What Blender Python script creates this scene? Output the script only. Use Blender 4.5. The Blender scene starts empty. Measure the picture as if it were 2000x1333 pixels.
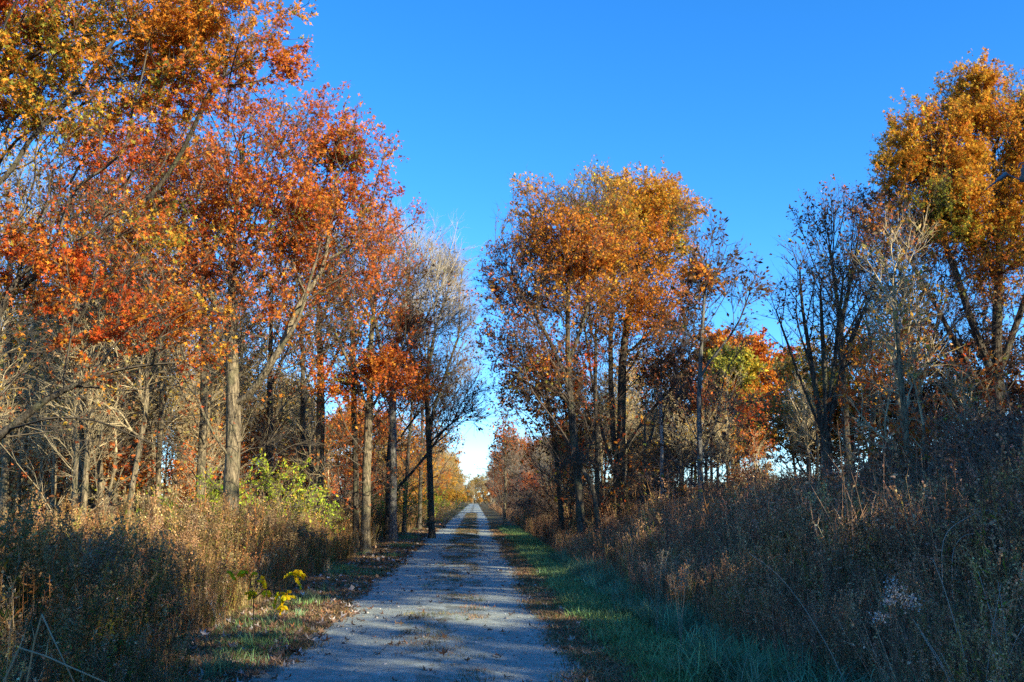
import bpy, math
import numpy as np
from mathutils import Vector

scene = bpy.context.scene
COL = scene.collection
R = math.radians

# ---------------------------------------------------------------- camera
F_PX = 1900.0                        # focal length in pixels of the 2000 px wide photograph
CAM_H = 1.7
PITCH = math.atan(308.5 / F_PX)
YAW = math.atan(72 * math.cos(PITCH) / F_PX)
cd = bpy.data.cameras.new("camera"); cam = bpy.data.objects.new("camera", cd); COL.objects.link(cam)
cam.location = (0, 0, CAM_H); cam.rotation_euler = (R(90) + PITCH, 0, -YAW)
cd.sensor_width = 36; cd.lens = F_PX / 2000 * 36; cd.clip_start = 0.1; cd.clip_end = 6000
scene.camera = cam

# ---------------------------------------------------------------- light
SUN_EL, SUN_AZ = R(23), R(130)       # azimuth clockwise from +Y (behind and to the right)
world = bpy.data.worlds.new("World"); scene.world = world; world.use_nodes = True
wn = world.node_tree; wn.nodes.clear()
sky = wn.nodes.new("ShaderNodeTexSky"); sky.sky_type = 'NISHITA'; sky.sun_disc = False
sky.sun_elevation = SUN_EL; sky.sun_rotation = SUN_AZ
sky.air_density = 1.0; sky.dust_density = 0.0; sky.ozone_density = 4.0; sky.altitude = 1500
hs = wn.nodes.new("ShaderNodeHueSaturation"); hs.inputs['Saturation'].default_value = 1.16; hs.inputs['Hue'].default_value = 0.5
bg = wn.nodes.new("ShaderNodeBackground"); bg.inputs[1].default_value = 0.15
wo = wn.nodes.new("ShaderNodeOutputWorld")
tint = wn.nodes.new("ShaderNodeMix"); tint.data_type = 'RGBA'; tint.blend_type = 'MULTIPLY'; tint.inputs[0].default_value = 1
tint.inputs[7].default_value = (0.71, 0.84, 0.99, 1)          # the deep clear blue of a dry autumn afternoon
wn.links.new(sky.outputs[0], tint.inputs[6]); wn.links.new(tint.outputs[2], hs.inputs['Color']); wn.links.new(hs.outputs[0], bg.inputs[0]); wn.links.new(bg.outputs[0], wo.inputs[0])
sd = bpy.data.lights.new("sun", 'SUN'); sun = bpy.data.objects.new("sun", sd); COL.objects.link(sun)
sd.energy = 5.0; sd.angle = R(0.5); sd.color = (1.0, 0.86, 0.62)
sdir = Vector((math.sin(SUN_AZ) * math.cos(SUN_EL), math.cos(SUN_AZ) * math.cos(SUN_EL), math.sin(SUN_EL)))
sun.rotation_euler = sdir.to_track_quat('Z', 'Y').to_euler(); sun.location = (30, -20, 40)
scene.view_settings.view_transform = 'Standard'; scene.view_settings.look = 'None'
scene.view_settings.exposure = 1.3; scene.view_settings.gamma = 1
scene.render.engine = 'CYCLES'
cy = scene.cycles
cy.max_bounces = 6; cy.diffuse_bounces = 3; cy.glossy_bounces = 2; cy.transmission_bounces = 3; cy.transparent_max_bounces = 4
cy.use_denoising = False

# ---------------------------------------------------------------- helpers
_fw = np.array([math.sin(YAW) * math.cos(PITCH), math.cos(YAW) * math.cos(PITCH), math.sin(PITCH)])
_rt = np.array([math.cos(YAW), -math.sin(YAW), 0.0]); _up = np.cross(_rt, _fw)
def W(u, v, Y):
    """the point at depth Y seen at photograph pixel (u, v)"""
    d = _fw + _rt * ((u - 1000) / F_PX) + _up * ((666.5 - v) / F_PX)
    return np.array([0, 0, CAM_H]) + d * (Y / d[1])
def gz(x, y):
    """ground height"""
    x = np.asarray(x, float); y = np.asarray(y, float)
    t = np.clip((x - 2.4) / 7, 0, 1); r = t * t * (3 - 2 * t) * 0.18
    t2 = np.clip((-x - 2.2) / 5, 0, 1); l = -0.12 * t2 * t2 * (3 - 2 * t2)
    b = 0.05 * np.sin(x * 0.7 + 1) * np.sin(y * 0.23) * np.clip((np.abs(x + 0.5) - 2) / 3, 0, 1)
    return r + l + b

def tag(o, label=None, cat=None, group=None, kind=None):
    if label: o['label'] = label
    if cat: o['category'] = cat
    if group: o['group'] = group
    if kind: o['kind'] = kind
    return o
def empty(name, loc, rz=0, label=None, cat=None, group=None):
    o = bpy.data.objects.new(name, None); COL.objects.link(o); o.location = [float(c) for c in loc]
    o.rotation_euler = (0, 0, rz); o.empty_display_size = 0.3
    return tag(o, label, cat, group)

class Geo:
    """collects triangles and quads with a colour per vertex, then links them as ONE mesh object"""
    def __init__(s): s.v = []; s.c = []; s.q = []; s.t = []; s.qm = []; s.tm = []; s.n = 0
    def add(s, v, q=None, t=None, col=(0.2, 0.2, 0.2), m=0):
        v = np.asarray(v, np.float32).reshape(-1, 3); k = len(v)
        c = np.asarray(col, np.float32)
        if c.ndim == 1: c = np.tile(c, (k, 1))
        s.v.append(v); s.c.append(c.reshape(-1, 3))
        if q is not None and len(q):
            q = np.asarray(q, np.int64).reshape(-1, 4) + s.n; s.q.append(q); s.qm.append(np.full(len(q), m))
        if t is not None and len(t):
            t = np.asarray(t, np.int64).reshape(-1, 3) + s.n; s.t.append(t); s.tm.append(np.full(len(t), m))
        s.n += k
    def arrays(s):
        V = np.concatenate(s.v) if s.v else np.zeros((0, 3), np.float32)
        C = np.concatenate(s.c) if s.c else np.zeros((0, 3), np.float32)
        Q = np.concatenate(s.q) if s.q else np.zeros((0, 4), np.int64)
        T = np.concatenate(s.t) if s.t else np.zeros((0, 3), np.int64)
        return V, C, Q, T
    def mesh(s, name, mats, smooth=False):
        V, C, Q, T = s.arrays()
        me = bpy.data.meshes.new(name)
        me.vertices.add(len(V)); me.vertices.foreach_set('co', V.ravel())
        li = np.concatenate([Q.ravel(), T.ravel()]).astype(np.int32)
        me.loops.add(len(li)); me.loops.foreach_set('vertex_index', li)
        ls = np.concatenate([np.arange(len(Q)) * 4, len(Q) * 4 + np.arange(len(T)) * 3]).astype(np.int32)
        me.polygons.add(len(ls)); me.polygons.foreach_set('loop_start', ls)
        mi = np.concatenate(s.qm + s.tm).astype(np.int32) if (s.qm or s.tm) else np.zeros(0, np.int32)
        for m in mats: me.materials.append(m)
        if len(mats) > 1: me.polygons.foreach_set('material_index', mi)
        me.update(calc_edges=True)
        if smooth: me.shade_smooth()
        a = me.attributes.new('Col', 'FLOAT_COLOR', 'POINT')
        cc = np.ones((len(V), 4), np.float32); cc[:, :3] = C; a.data.foreach_set('color', cc.ravel())
        return me
    def obj(s, name, mats, parent=None, smooth=False):
        o = bpy.data.objects.new(name, s.mesh(name, mats, smooth)); COL.objects.link(o)
        if parent: o.parent = parent
        return o

def unit(a): return a / np.maximum(np.linalg.norm(a, axis=-1, keepdims=True), 1e-9)
def frames(d, rng=None):
    """two unit vectors square to each direction"""
    ref = np.where(np.abs(d[..., 2:3]) > 0.9, np.array([1.0, 0, 0]), np.array([0, 0, 1.0]))
    a = unit(np.cross(d, ref)); b = np.cross(d, a)
    if rng is not None:
        t = rng.uniform(0, 2 * np.pi, d.shape[:-1])[..., None]
        a, b = a * np.cos(t) + b * np.sin(t), b * np.cos(t) - a * np.sin(t)
    return a, b
def prisms(g, P0, P1, r0, r1, col, m=0, k=3):
    """many tapered k-sided sticks at once"""
    N = len(P0)
    if N == 0: return
    a, b = frames(unit(P1 - P0))
    th = np.arange(k) * 2 * np.pi / k
    ring = a[:, None] * np.cos(th)[None, :, None] + b[:, None] * np.sin(th)[None, :, None]
    r0 = np.broadcast_to(np.asarray(r0, float).reshape(-1, 1, 1), (N, 1, 1)); r1 = np.broadcast_to(np.asarray(r1, float).reshape(-1, 1, 1), (N, 1, 1))
    v = np.concatenate([P0[:, None] + ring * r0, P1[:, None] + ring * r1], 1)
    i = np.arange(k); j = (i + 1) % k
    q = np.stack([i, j, j + k, i + k], 1)
    Q = (q[None] + (np.arange(N) * 2 * k)[:, None, None]).reshape(-1, 4)
    c = np.asarray(col, float)
    c = np.repeat(np.broadcast_to(c, (N, 3)), 2 * k, 0)
    g.add(v, Q, None, c, m)
def cones(g, P0, D, L, r, col, m=0):
    N = len(P0)
    if N == 0: return
    a, b = frames(unit(D))
    th = np.arange(3) * 2 * np.pi / 3
    ring = a[:, None] * np.cos(th)[None, :, None] + b[:, None] * np.sin(th)[None, :, None]
    tip = P0 + D * np.asarray(L).reshape(-1, 1)
    v = np.concatenate([P0[:, None] + ring * np.asarray(r, float).reshape(-1, 1, 1), tip[:, None]], 1)
    T = (np.array([[0, 1, 3], [1, 2, 3], [2, 0, 3]])[None] + (np.arange(N) * 4)[:, None, None]).reshape(-1, 3)
    g.add(v, None, T, np.repeat(np.broadcast_to(np.asarray(col, float), (N, 3)), 4, 0), m)
def tube(g, P, rad, col, sides=8, m=0, cap=True):
    P = np.asarray(P, float); n = len(P); rad = np.broadcast_to(rad, (n,))
    T = np.gradient(P, axis=0); T = unit(T)
    ref = np.array([1.0, 0.1, 0]) if abs(T[:, 2]).mean() > 0.6 else np.array([0.1, 0, 1.0])
    a = unit(np.cross(T, ref)); b = np.cross(T, a)
    th = np.arange(sides) * 2 * np.pi / sides
    V = P[:, None] + (a[:, None] * np.cos(th)[None, :, None] + b[:, None] * np.sin(th)[None, :, None]) * rad[:, None, None]
    i = np.arange(n - 1)[:, None] * sides; j = np.arange(sides)[None]; j2 = (j + 1) % sides
    Q = np.stack([i + j, i + j2, i + sides + j2, i + sides + j], -1).reshape(-1, 4)
    V = V.reshape(-1, 3); tr = None
    if cap:
        V = np.concatenate([V, P[-1:]]); e = (n - 1) * sides
        tr = [[e + k, e + (k + 1) % sides, n * sides] for k in range(sides)]
    g.add(V, Q, tr, col, m)

# leaf outlines: (vertices, quads, triangles); y runs from stalk to tip, unit length
KITE = (np.array([[0, 0, 0], [0.27, 0.45, 0.07], [0, 1, 0.0], [-0.27, 0.45, 0.07]]), None, np.array([[0, 1, 2], [0, 2, 3]]))
SLIM = (np.array([[0, 0, 0], [0.1, 0.45, 0.03], [0, 1, -0.08], [-0.1, 0.45, 0.03]]), None, np.array([[0, 1, 2], [0, 2, 3]]))
def _oak():
    vs = []; qs = []
    for ang, L, w, o in ((0, 1.0, 0.13, 0.0), (52, 0.52, 0.10, 0.30), (-52, 0.52, 0.10, 0.30)):
        a = R(ang); d = np.array([math.sin(a), math.cos(a), 0.0]); n = np.array([math.cos(a), -math.sin(a), 0.0])
        b0 = np.array([0, o, 0.0]); z = np.array([0, 0, 0.12 if ang else -0.05])
        k = len(vs); vs += [b0, b0 + d * L * 0.5 + n * w, b0 + d * L + z, b0 + d * L * 0.5 - n * w]; qs.append([k, k + 1, k + 2, k + 3])
    return np.array(vs), np.array(qs), None
OAK = _oak()
def leaves(g, P, size, col, rng, shape=KITE, m=0, D=None, spread=1.0, up=0.0):
    """many leaves at points P, growing along D (random if None)"""
    N = len(P)
    if N == 0: return
    d = unit(rng.normal(size=(N, 3)) * spread + (0 if D is None else D) + np.array([0, 0, -0.25]))
    a, b = frames(d, rng)
    if up:
        b = unit(b + np.array([0, 0, up])); b = unit(b - d * np.sum(b * d, -1, keepdims=True)); a = np.cross(d, b)
    tv, tq, tt = shape
    s = np.asarray(size, float).reshape(-1, 1, 1)
    v = P[:, None] + s * (a[:, None] * tv[None, :, 0:1] + d[:, None] * tv[None, :, 1:2] + b[:, None] * tv[None, :, 2:3])
    k = len(tv); off = (np.arange(N) * k)[:, None, None]
    g.add(v, None if tq is None else (tq[None] + off).reshape(-1, 4), None if tt is None else (tt[None] + off).reshape(-1, 3),
          np.repeat(col, k, 0), m)

# ---------------------------------------------------------------- materials
def new_mat(name):
    m = bpy.data.materials.new(name); m.use_nodes = True; nt = m.node_tree
    return m, nt, nt.nodes['Principled BSDF']
def leaf_mat(name, trans=0.35, rough=0.5, spec=0.25):
    m, nt, p = new_mat(name)
    at = nt.nodes.new('ShaderNodeAttribute'); at.attribute_name = 'Col'
    nt.links.new(at.outputs['Color'], p.inputs['Base Color'])
    p.inputs['Roughness'].default_value = rough; p.inputs['Specular IOR Level'].default_value = spec
    if trans:
        tr = nt.nodes.new('ShaderNodeBsdfTranslucent'); nt.links.new(at.outputs['Color'], tr.inputs[0])
        mx = nt.nodes.new('ShaderNodeMixShader'); mx.inputs[0].default_value = trans
        out = nt.nodes['Material Output']
        nt.links.new(p.outputs[0], mx.inputs[1]); nt.links.new(tr.outputs[0], mx.inputs[2]); nt.links.new(mx.outputs[0], out.inputs[0])
    return m
def bark_mat(name, c1, c2, scale=1.0, patches=None):
    m, nt, p = new_mat(name); L = nt.links
    tc = nt.nodes.new('ShaderNodeTexCoord'); mp = nt.nodes.new('ShaderNodeMapping'); mp.inputs['Scale'].default_value = (9 * scale, 9 * scale, 2.2 * scale)
    L.new(tc.outputs['Object'], mp.inputs[0])
    n = nt.nodes.new('ShaderNodeTexNoise'); n.inputs['Scale'].default_value = 2.2; n.inputs['Detail'].default_value = 6; n.inputs['Roughness'].default_value = 0.7
    L.new(mp.outputs[0], n.inputs['Vector'])
    r = nt.nodes.new('ShaderNodeValToRGB'); r.color_ramp.elements[0].position = 0.40; r.color_ramp.elements[1].position = 0.62
    r.color_ramp.elements[0].color = (*c1, 1); r.color_ramp.elements[1].color = (*c2, 1)
    L.new(n.outputs['Fac'], r.inputs[0]); colout = r.outputs[0]
    n2 = nt.nodes.new('ShaderNodeTexNoise'); n2.inputs['Scale'].default_value = 1.7; n2.inputs['Detail'].default_value = 3
    L.new(tc.outputs['Object'], n2.inputs['Vector'])
    r2 = nt.nodes.new('ShaderNodeValToRGB'); r2.color_ramp.elements[0].position = 0.52; r2.color_ramp.elements[1].position = 0.64
    r2.color_ramp.elements[0].color = (0, 0, 0, 1); r2.color_ramp.elements[1].color = (1, 1, 1, 1); L.new(n2.outputs['Fac'], r2.inputs[0])
    mx = nt.nodes.new('ShaderNodeMix'); mx.data_type = 'RGBA'; mx.inputs[7].default_value = (*(patches or (0.15, 0.17, 0.08)), 1)
    ml = nt.nodes.new('ShaderNodeMath'); ml.operation = 'MULTIPLY'; ml.inputs[1].default_value = 0.4 if not patches else 0.85
    L.new(r2.outputs[0], ml.inputs[0]); L.new(ml.outputs[0], mx.inputs[0]); L.new(colout, mx.inputs[6]); L.new(mx.outputs[2], p.inputs['Base Color'])
    p.inputs['Roughness'].default_value = 0.9; p.inputs['Specular IOR Level'].default_value = 0.15
    bp = nt.nodes.new('ShaderNodeBump'); bp.inputs['Strength'].default_value = 1.0; bp.inputs['Distance'].default_value = 0.07
    L.new(n.outputs['Fac'], bp.inputs['Height']); L.new(bp.outputs[0], p.inputs['Normal'])
    return m
M_LEAF = leaf_mat("autumn_leaf", 0.42, 0.6, 0.1)
M_TWIG = leaf_mat("twig_bark", 0, 0.85, 0.15)
M_WEED = leaf_mat("dry_weed", 0.25, 0.8, 0.1)
M_BARK = bark_mat("oak_bark", (0.06, 0.05, 0.033), (0.33, 0.27, 0.165))
M_BARKD = bark_mat("dark_bark", (0.035, 0.03, 0.022), (0.15, 0.13, 0.095))
M_BARKG = bark_mat("grey_bark", (0.10, 0.10, 0.09), (0.26, 0.25, 0.22))
M_BARKW = bark_mat("white_bark", (0.34, 0.32, 0.28), (0.66, 0.64, 0.58), 1.6, (0.12, 0.10, 0.08))

# ---------------------------------------------------------------- trees
def rgb(*a): return np.array(a, float)
RUST, RED, DEEP, ORANGE = rgb(.53, .145, .035), rgb(.52, .09, .018), rgb(.30, .07, .018), rgb(.64, .25, .03)
GOLD, YELLOW, OLIVE, BROWN, DARKB = rgb(.62, .34, .035), rgb(.64, .46, .05), rgb(.26, .26, .04), rgb(.22, .10, .04), rgb(.09, .05, .03)
LIME, TAN = rgb(.35, .46, .04), rgb(.38, .24, .11)
PAL = {
    'rust': [(RUST, 5), (ORANGE, 3), (RED, 1.2), (DEEP, .8), (OLIVE, .5)],
    'pin': [(ORANGE, 3), (OLIVE, 2.4), (GOLD, 2), (RUST, 2), (RED, 1)],
    'red': [(RED, 4), (ORANGE, 3.2), (DEEP, 2), (RUST, 1), (GOLD, .5)],
    'orange': [(ORANGE, 5), (RUST, 1.8), (GOLD, 3), (BROWN, .8)],
    'golden': [(GOLD, 4), (ORANGE, 3.2), (YELLOW, 1), (OLIVE, .9)],
    'brown': [(BROWN, 3), (DARKB, 3), (RUST, 1.2), (TAN, .5)],
    'dark': [(DARKB, 4), (BROWN, 2), (OLIVE, .6)], 'mixed': [(ORANGE, 4), (rgb(.36, .34, .05), 3), (RUST, 2), (RED, .8)],
    'lime': [(LIME, 4), (YELLOW, 1), (OLIVE, 1.4)],
    'olive': [(rgb(.36, .34, .05), 4), (OLIVE, 1), (YELLOW, 1)],
    'tan': [(TAN, 3), (GOLD, 2), (rgb(.40, .34, .10), 2.5), (BROWN, .6)],
}
def snoise(P, rng, f):
    v = np.zeros(len(P))
    for k in range(5):
        w = rng.normal(size=3) * f * (1 + 0.5 * k); v += np.sin(P @ w + rng.uniform(0, 6.28)) / (1 + 0.4 * k)
    return v
def palette(P, pal, rng, f=0.8, mixr=0.5):
    es = PAL[pal]; ws = np.array([w for _, w in es]); cs = np.array([c for c, _ in es])
    t = snoise(P, rng, f) + rng.normal(size=len(P)) * mixr * 1.5
    rank = np.argsort(np.argsort(t)) / max(len(t) - 1, 1)
    # scatter the order of the colours so that neighbours in the palette are mixed
    idx = np.searchsorted(np.cumsum(ws) / ws.sum(), rank, side='left').clip(0, len(es) - 1)
    c = cs[idx] * np.exp(rng.normal(size=(len(P), 1)) * 0.22) * np.exp(rng.normal(size=(len(P), 3)) * 0.08)
    return np.clip(c, 0.004, 0.85)

def grow(pts, nodes, par, plen, bf):
    """greedy tree through the points, balancing wire length against path length"""
    nodes = list(nodes); par = list(par); plen = list(plen)
    N = len(pts); A = np.array(nodes); L = np.array(plen)
    best = np.full(N, 1e9); bi = np.zeros(N, int)
    for i in range(len(A)):
        d = pts - A[i]; dd = np.sqrt((d * d).sum(1)); c = dd + bf * L[i]
        # a twig seldom grows back down from its limb
        c = c + 0.35 * np.maximum(-(d[:, 2]), 0)
        m = c < best; best[m] = c[m]; bi[m] = i
    alive = np.ones(N, bool); lob = [-1] * len(nodes)
    for _ in range(N):
        j = int(np.argmin(best)); i = bi[j]
        p = pts[j]; l = plen[i] + float(np.linalg.norm(p - nodes[i]))
        k = len(nodes); nodes.append(p); par.append(i); plen.append(l); lob.append(j)
        best[j] = 1e9; alive[j] = False
        d = pts - p; c = np.sqrt((d * d).sum(1)) + bf * l + 0.35 * np.maximum(-d[:, 2], 0)
        m = (c < best) & alive; best[m] = c[m]; bi[m] = k
    return np.array(nodes), np.array(par), np.array(lob)

def path_nodes(paths, step=0.45, wob=0.03, rng=None):
    nodes = []; par = []; plen = []
    for pi, path in enumerate(paths):
        P = np.asarray(path, float); seg = np.linalg.norm(np.diff(P, axis=0), axis=1); tot = seg.sum(); n = max(2, int(tot / step))
        s = np.linspace(0, tot, n + 1); cs = np.concatenate([[0], np.cumsum(seg)])
        Q = np.stack([np.interp(s, cs, P[:, k]) for k in range(3)], 1)
        for _ in range(3): Q[1:-1] = 0.5 * Q[1:-1] + 0.25 * (Q[:-2] + Q[2:])
        Q[1:-1] += np.cumsum(rng.normal(size=(n - 1, 3)) * wob * 0.4, 0) * np.array([1, 1, 0.2]) * np.sin(np.linspace(0.1, np.pi, n - 1))[:, None]
        if pi == 0: a = -1; l = 0.0
        else:
            d = np.linalg.norm(np.array(nodes) - Q[0], axis=1); a = int(np.argmin(d)); l = plen[a]; Q = Q[1:]
        prev = a; pp = Q[0] if a < 0 else nodes[a]
        for q in Q:
            l += float(np.linalg.norm(q - pp)); nodes.append(q); par.append(prev); plen.append(l); prev = len(nodes) - 1; pp = q
    return nodes, par, plen

def tree_meshes(name, rng, paths, lobes, n=1600, rb=0.2, rt=0.006, bf=0.35, bark=None, twig=(.10, .085, .06), leaf=0.12, per=9,
                shape=KITE, twigs=3, tl=0.35, thick=0.03, mixr=0.5, trunk_bare=None, flare=1.15, expo=None, tsp=0.42, tw_r=0.004, pf=0.8):
    """lobes: (centre, radii, weight, leaf density, palette)"""
    bark = bark or M_BARK
    nodes0, par0, plen0 = path_nodes(paths, rng=rng)
    extra = []
    for c, rr, w, lf, pl in lobes:                     # small boughs that break the outline of every mass of leaves
        for _ in range(3):
            d = unit(rng.normal(size=3)); extra.append((np.asarray(c) + d * np.asarray(rr) * rng.uniform(.8, 1.15), np.asarray(rr) * rng.uniform(.25, .5), w * 1.3, lf * rng.uniform(.6, 1.2), pl))
    lobes = list(lobes) + extra
    ws = np.array([l[2] * np.prod(l[1]) for l in lobes]); cnt = np.maximum((ws / ws.sum() * n).astype(int), 8)
    pts = []; lid = []
    for i, (l, k) in enumerate(zip(lobes, cnt)):
        d = unit(rng.normal(size=(k, 3))); r = rng.uniform(0.02, 1, k) ** 0.5 * 1.2
        lump = 1 + 0.22 * snoise(d * 2.2, rng, 1.3)
        p = np.asarray(l[0]) + d * (r * lump)[:, None] * np.asarray(l[1])
        pts.append(p); lid += [i] * k
    pts = np.concatenate(pts); lid = np.array(lid)
    ok = pts[:, 2] > 0.5; pts = pts[ok]; lid = lid[ok]
    A, par, lob = grow(pts, nodes0, par0, plen0, bf)
    N = len(A); n0 = len(nodes0)
    tips = np.zeros(N); kids = [[] for _ in range(N)]
    for i in range(N):
        if par[i] >= 0: kids[par[i]].append(i)
    order = range(N - 1, -1, -1)                       # children always come after their parent
    for i in order:
        if not kids[i]: tips[i] = 1
        if par[i] >= 0: tips[par[i]] += tips[i]
    main = np.array([max(k, key=lambda j: tips[j]) if k else -1 for k in kids])
    for _ in range(3):
        B = A.copy()
        idx = np.array([i for i in range(n0, N) if main[i] >= 0])
        if len(idx): A[idx] = 0.5 * B[idx] + 0.25 * B[par[idx]] + 0.25 * B[main[idx]]
    e = expo or math.log(rb / rt) / math.log(max(tips[0], 2))
    rad = rt * tips ** e
    if n0 > 2: 
        z = A[:, 2]; rad = rad * (1 + (flare - 1) * np.exp(-np.maximum(z - A[0, 2], 0) / 1.2) + .45 * np.exp(-np.maximum(z - A[0, 2], 0) / 0.28) + .05 * np.sin(z * 7 + A[0, 0]))
    # thick wood as continuous tubes
    gt, gc = Geo(), Geo()
    done = np.zeros(N, bool)
    stack = [0]
    thin = []
    while stack:
        s = stack.pop()
        chain = [par[s]] if par[s] >= 0 else []
        i = s
        while True:
            chain.append(i)
            for k in kids[i]:
                if k != main[i]:
                    if rad[k] > thick: stack.append(k)
                    else: thin.append(k)
            if main[i] < 0: break
            if rad[main[i]] <= thick: thin.append(main[i]); break
            i = main[i]
        c = np.array(chain); P = A[c]; rr = rad[c].copy()
        if par[s] >= 0: rr[0] = rad[s] * 1.1
        if len(c) >= 2: tube(gt, P, rr, (0.2, 0.2, 0.2), 10 if rr[0] > 0.1 else (7 if rr[0] > 0.05 else 5), 0, True)
    # thin wood: every edge below those
    tn = np.zeros(N, bool); st = list(thin)
    while st:
        i = st.pop(); tn[i] = True; st += kids[i]
    ti = np.where(tn)[0]
    tcol = np.asarray(twig) * np.exp(rng.normal(size=(len(ti), 1)) * 0.15)
    prisms(gc, A[par[ti]], A[ti], np.minimum(rad[par[ti]], rad[ti] * 1.3), rad[ti], tcol, 0)
    # twigs and leaves
    ft = np.where((tips <= 4) & (np.arange(N) >= n0))[0]
    dirs = unit(A[ft] - A[par[ft]])
    k = twigs; F = np.repeat(ft, k); Dd = np.repeat(dirs, k, 0)
    D = unit(Dd + rng.normal(size=Dd.shape) * tsp + np.array([0, 0, 0.12]))
    Lw = tl * rng.uniform(0.45, 1.3, len(F))
    O = A[F] + (A[par[F]] - A[F]) * rng.uniform(0, 0.6, (len(F), 1))
    cones(gc, O, D, Lw, tw_r * rng.uniform(0.8, 1.3, len(F)), np.asarray(twig) * np.exp(rng.normal(size=(len(F), 1)) * 0.2), 0)
    O2 = O + D * (Lw * rng.uniform(0.25, 0.8, len(F)))[:, None]; D2 = unit(D + rng.normal(size=D.shape) * 0.5)
    cones(gc, O2, D2, Lw * 0.6, tw_r * 0.7 * np.ones(len(F)), np.asarray(twig) * np.ones((len(F), 1)), 0)
    li = lid[ok.nonzero()[0].searchsorted(ok.nonzero()[0])] if False else lid
    pals = {}
    tl_ = np.array([lobes[li[lob[i]]][3] if lob[i] >= 0 else 0 for i in F])
    for pi, l in enumerate(lobes): pals.setdefault(l[4], []).append(pi)
    for pal, ids in pals.items():
        sel = np.isin(li[np.maximum(lob[F], 0)], ids) & (tl_ > 0)
        # clumps: a twig carries many leaves or none
        f = np.where(sel)[0]
        if not len(f): continue
        cnt = rng.poisson(per * tl_[f] / k * np.clip(1 + 0.75 * snoise(A[F[f]], rng, 1.1), 0.1, 2.4))
        f = np.repeat(f, cnt)
        if not len(f): continue
        u = rng.uniform(0.2, 1.0, (len(f), 1))
        Pl = O[f] + D[f] * Lw[f, None] * u + rng.normal(size=(len(f), 3)) * tl * 0.07
        leaves(gc, Pl, leaf * rng.uniform(0.45, 1.4, len(f)), palette(Pl, pal, rng, pf, mixr), rng, shape, 1, D[f], 0.9)
    return gt.mesh("trunk", [bark], True), gc.mesh("crown", [M_TWIG, M_LEAF])

def put_tree(name, loc, meshes, label, cat='tree', group=None, rz=0.0, s=1.0, crown='crown'):
    r = empty(name, loc, rz, label, cat, group); r.scale = (s, s, s) if np.isscalar(s) else s
    for nm, me in zip(('trunk', crown), meshes):
        o = bpy.data.objects.new(nm, me); COL.objects.link(o); o.parent = r
    return r

def hero(name, u, Y, seed, trunks, lobes, label, cat='tree', low=.16, **kw):
    """a tree standing at depth Y; trunks and lobes are given by where they stand seen from the road"""
    X = W(u, 975, Y)[0]; base = np.array([X, Y, float(gz(X, Y))])
    rng = np.random.default_rng(seed)
    P = []
    for i, t in enumerate(trunks):
        q = []
        for k, p in enumerate(t):
            dy = p[2] if len(p) > 2 else 0.0
            w = W(p[0], p[1], Y + dy) - base
            if i == 0 and k == 0: w = np.array([0, 0, -0.1])
            q.append(w)
        P.append(q)
    m = Y / F_PX; Ls = []
    for l in lobes:
        cu, cv, ru, rv = l[:4]; wgt, lf, pal = l[4:7]; dy = l[7] if len(l) > 7 else 0.0
        Ls.append((W(cu, cv, Y + dy) - base, np.array([ru * m, min(ru, 1.3 * max(rv, ru)) * m * 0.85, rv * m]), wgt, lf, pal))
    if low:                                            # thin dead branches low on the trunk
        T = np.array(P[0]); zt = T[-1][2]
        for fz in (.28, .42, .56):
            c = np.array([np.interp(zt * fz, T[:, 2], T[:, 0]), np.interp(zt * fz, T[:, 2], T[:, 1]), zt * fz])
            Ls.append((c, np.array([1.5, 1.4, .9]), low, .12, Ls[-1][4] if len(Ls) else 'brown'))
    return put_tree(name, base, tree_meshes(name, rng, P, Ls, **kw), label, cat)

# ================================================================ SETTING
rngS = np.random.default_rng(7)
def ground_mat():
    m, nt, p = new_mat("woodland_ground"); L = nt.links
    tc = nt.nodes.new('ShaderNodeTexCoord')
    def noise(s, d=5, r=0.6):
        n = nt.nodes.new('ShaderNodeTexNoise'); n.inputs['Scale'].default_value = s; n.inputs['Detail'].default_value = d; n.inputs['Roughness'].default_value = r
        L.new(tc.outputs['Object'], n.inputs['Vector']); return n
    n1 = noise(0.5); n2 = noise(7, 8, 0.75)
    r = nt.nodes.new('ShaderNodeValToRGB'); els = r.color_ramp.elements
    els[0].position = 0.3; els[0].color = (0.035, 0.028, 0.018, 1); els[1].position = 0.75; els[1].color = (0.19, 0.13, 0.075, 1)
    e = els.new(0.5); e.color = (0.10, 0.07, 0.04, 1)
    L.new(n2.outputs['Fac'], r.inputs[0])
    r2 = nt.nodes.new('ShaderNodeValToRGB'); r2.color_ramp.elements[0].position = 0.42; r2.color_ramp.elements[1].position = 0.6
    L.new(n1.outputs['Fac'], r2.inputs[0])
    mx = nt.nodes.new('ShaderNodeMix'); mx.data_type = 'RGBA'; L.new(r2.outputs[0], mx.inputs[0]); L.new(r.outputs[0], mx.inputs[6])
    r3 = nt.nodes.new('ShaderNodeValToRGB'); r3.color_ramp.elements[0].position = 0.35; r3.color_ramp.elements[0].color = (0.03, 0.04, 0.015, 1)
    r3.color_ramp.elements[1].position = 0.7; r3.color_ramp.elements[1].color = (0.12, 0.13, 0.05, 1); L.new(n2.outputs['Fac'], r3.inputs[0])
    L.new(r3.outputs[0], mx.inputs[7]); L.new(mx.outputs[2], p.inputs['Base Color']); p.inputs['Roughness'].default_value = 1; p.inputs['Specular IOR Level'].default_value = 0.1
    b = nt.nodes.new('ShaderNodeBump'); b.inputs['Distance'].default_value = 0.05; L.new(n2.outputs['Fac'], b.inputs['Height']); L.new(b.outputs[0], p.inputs['Normal'])
    return m
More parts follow.
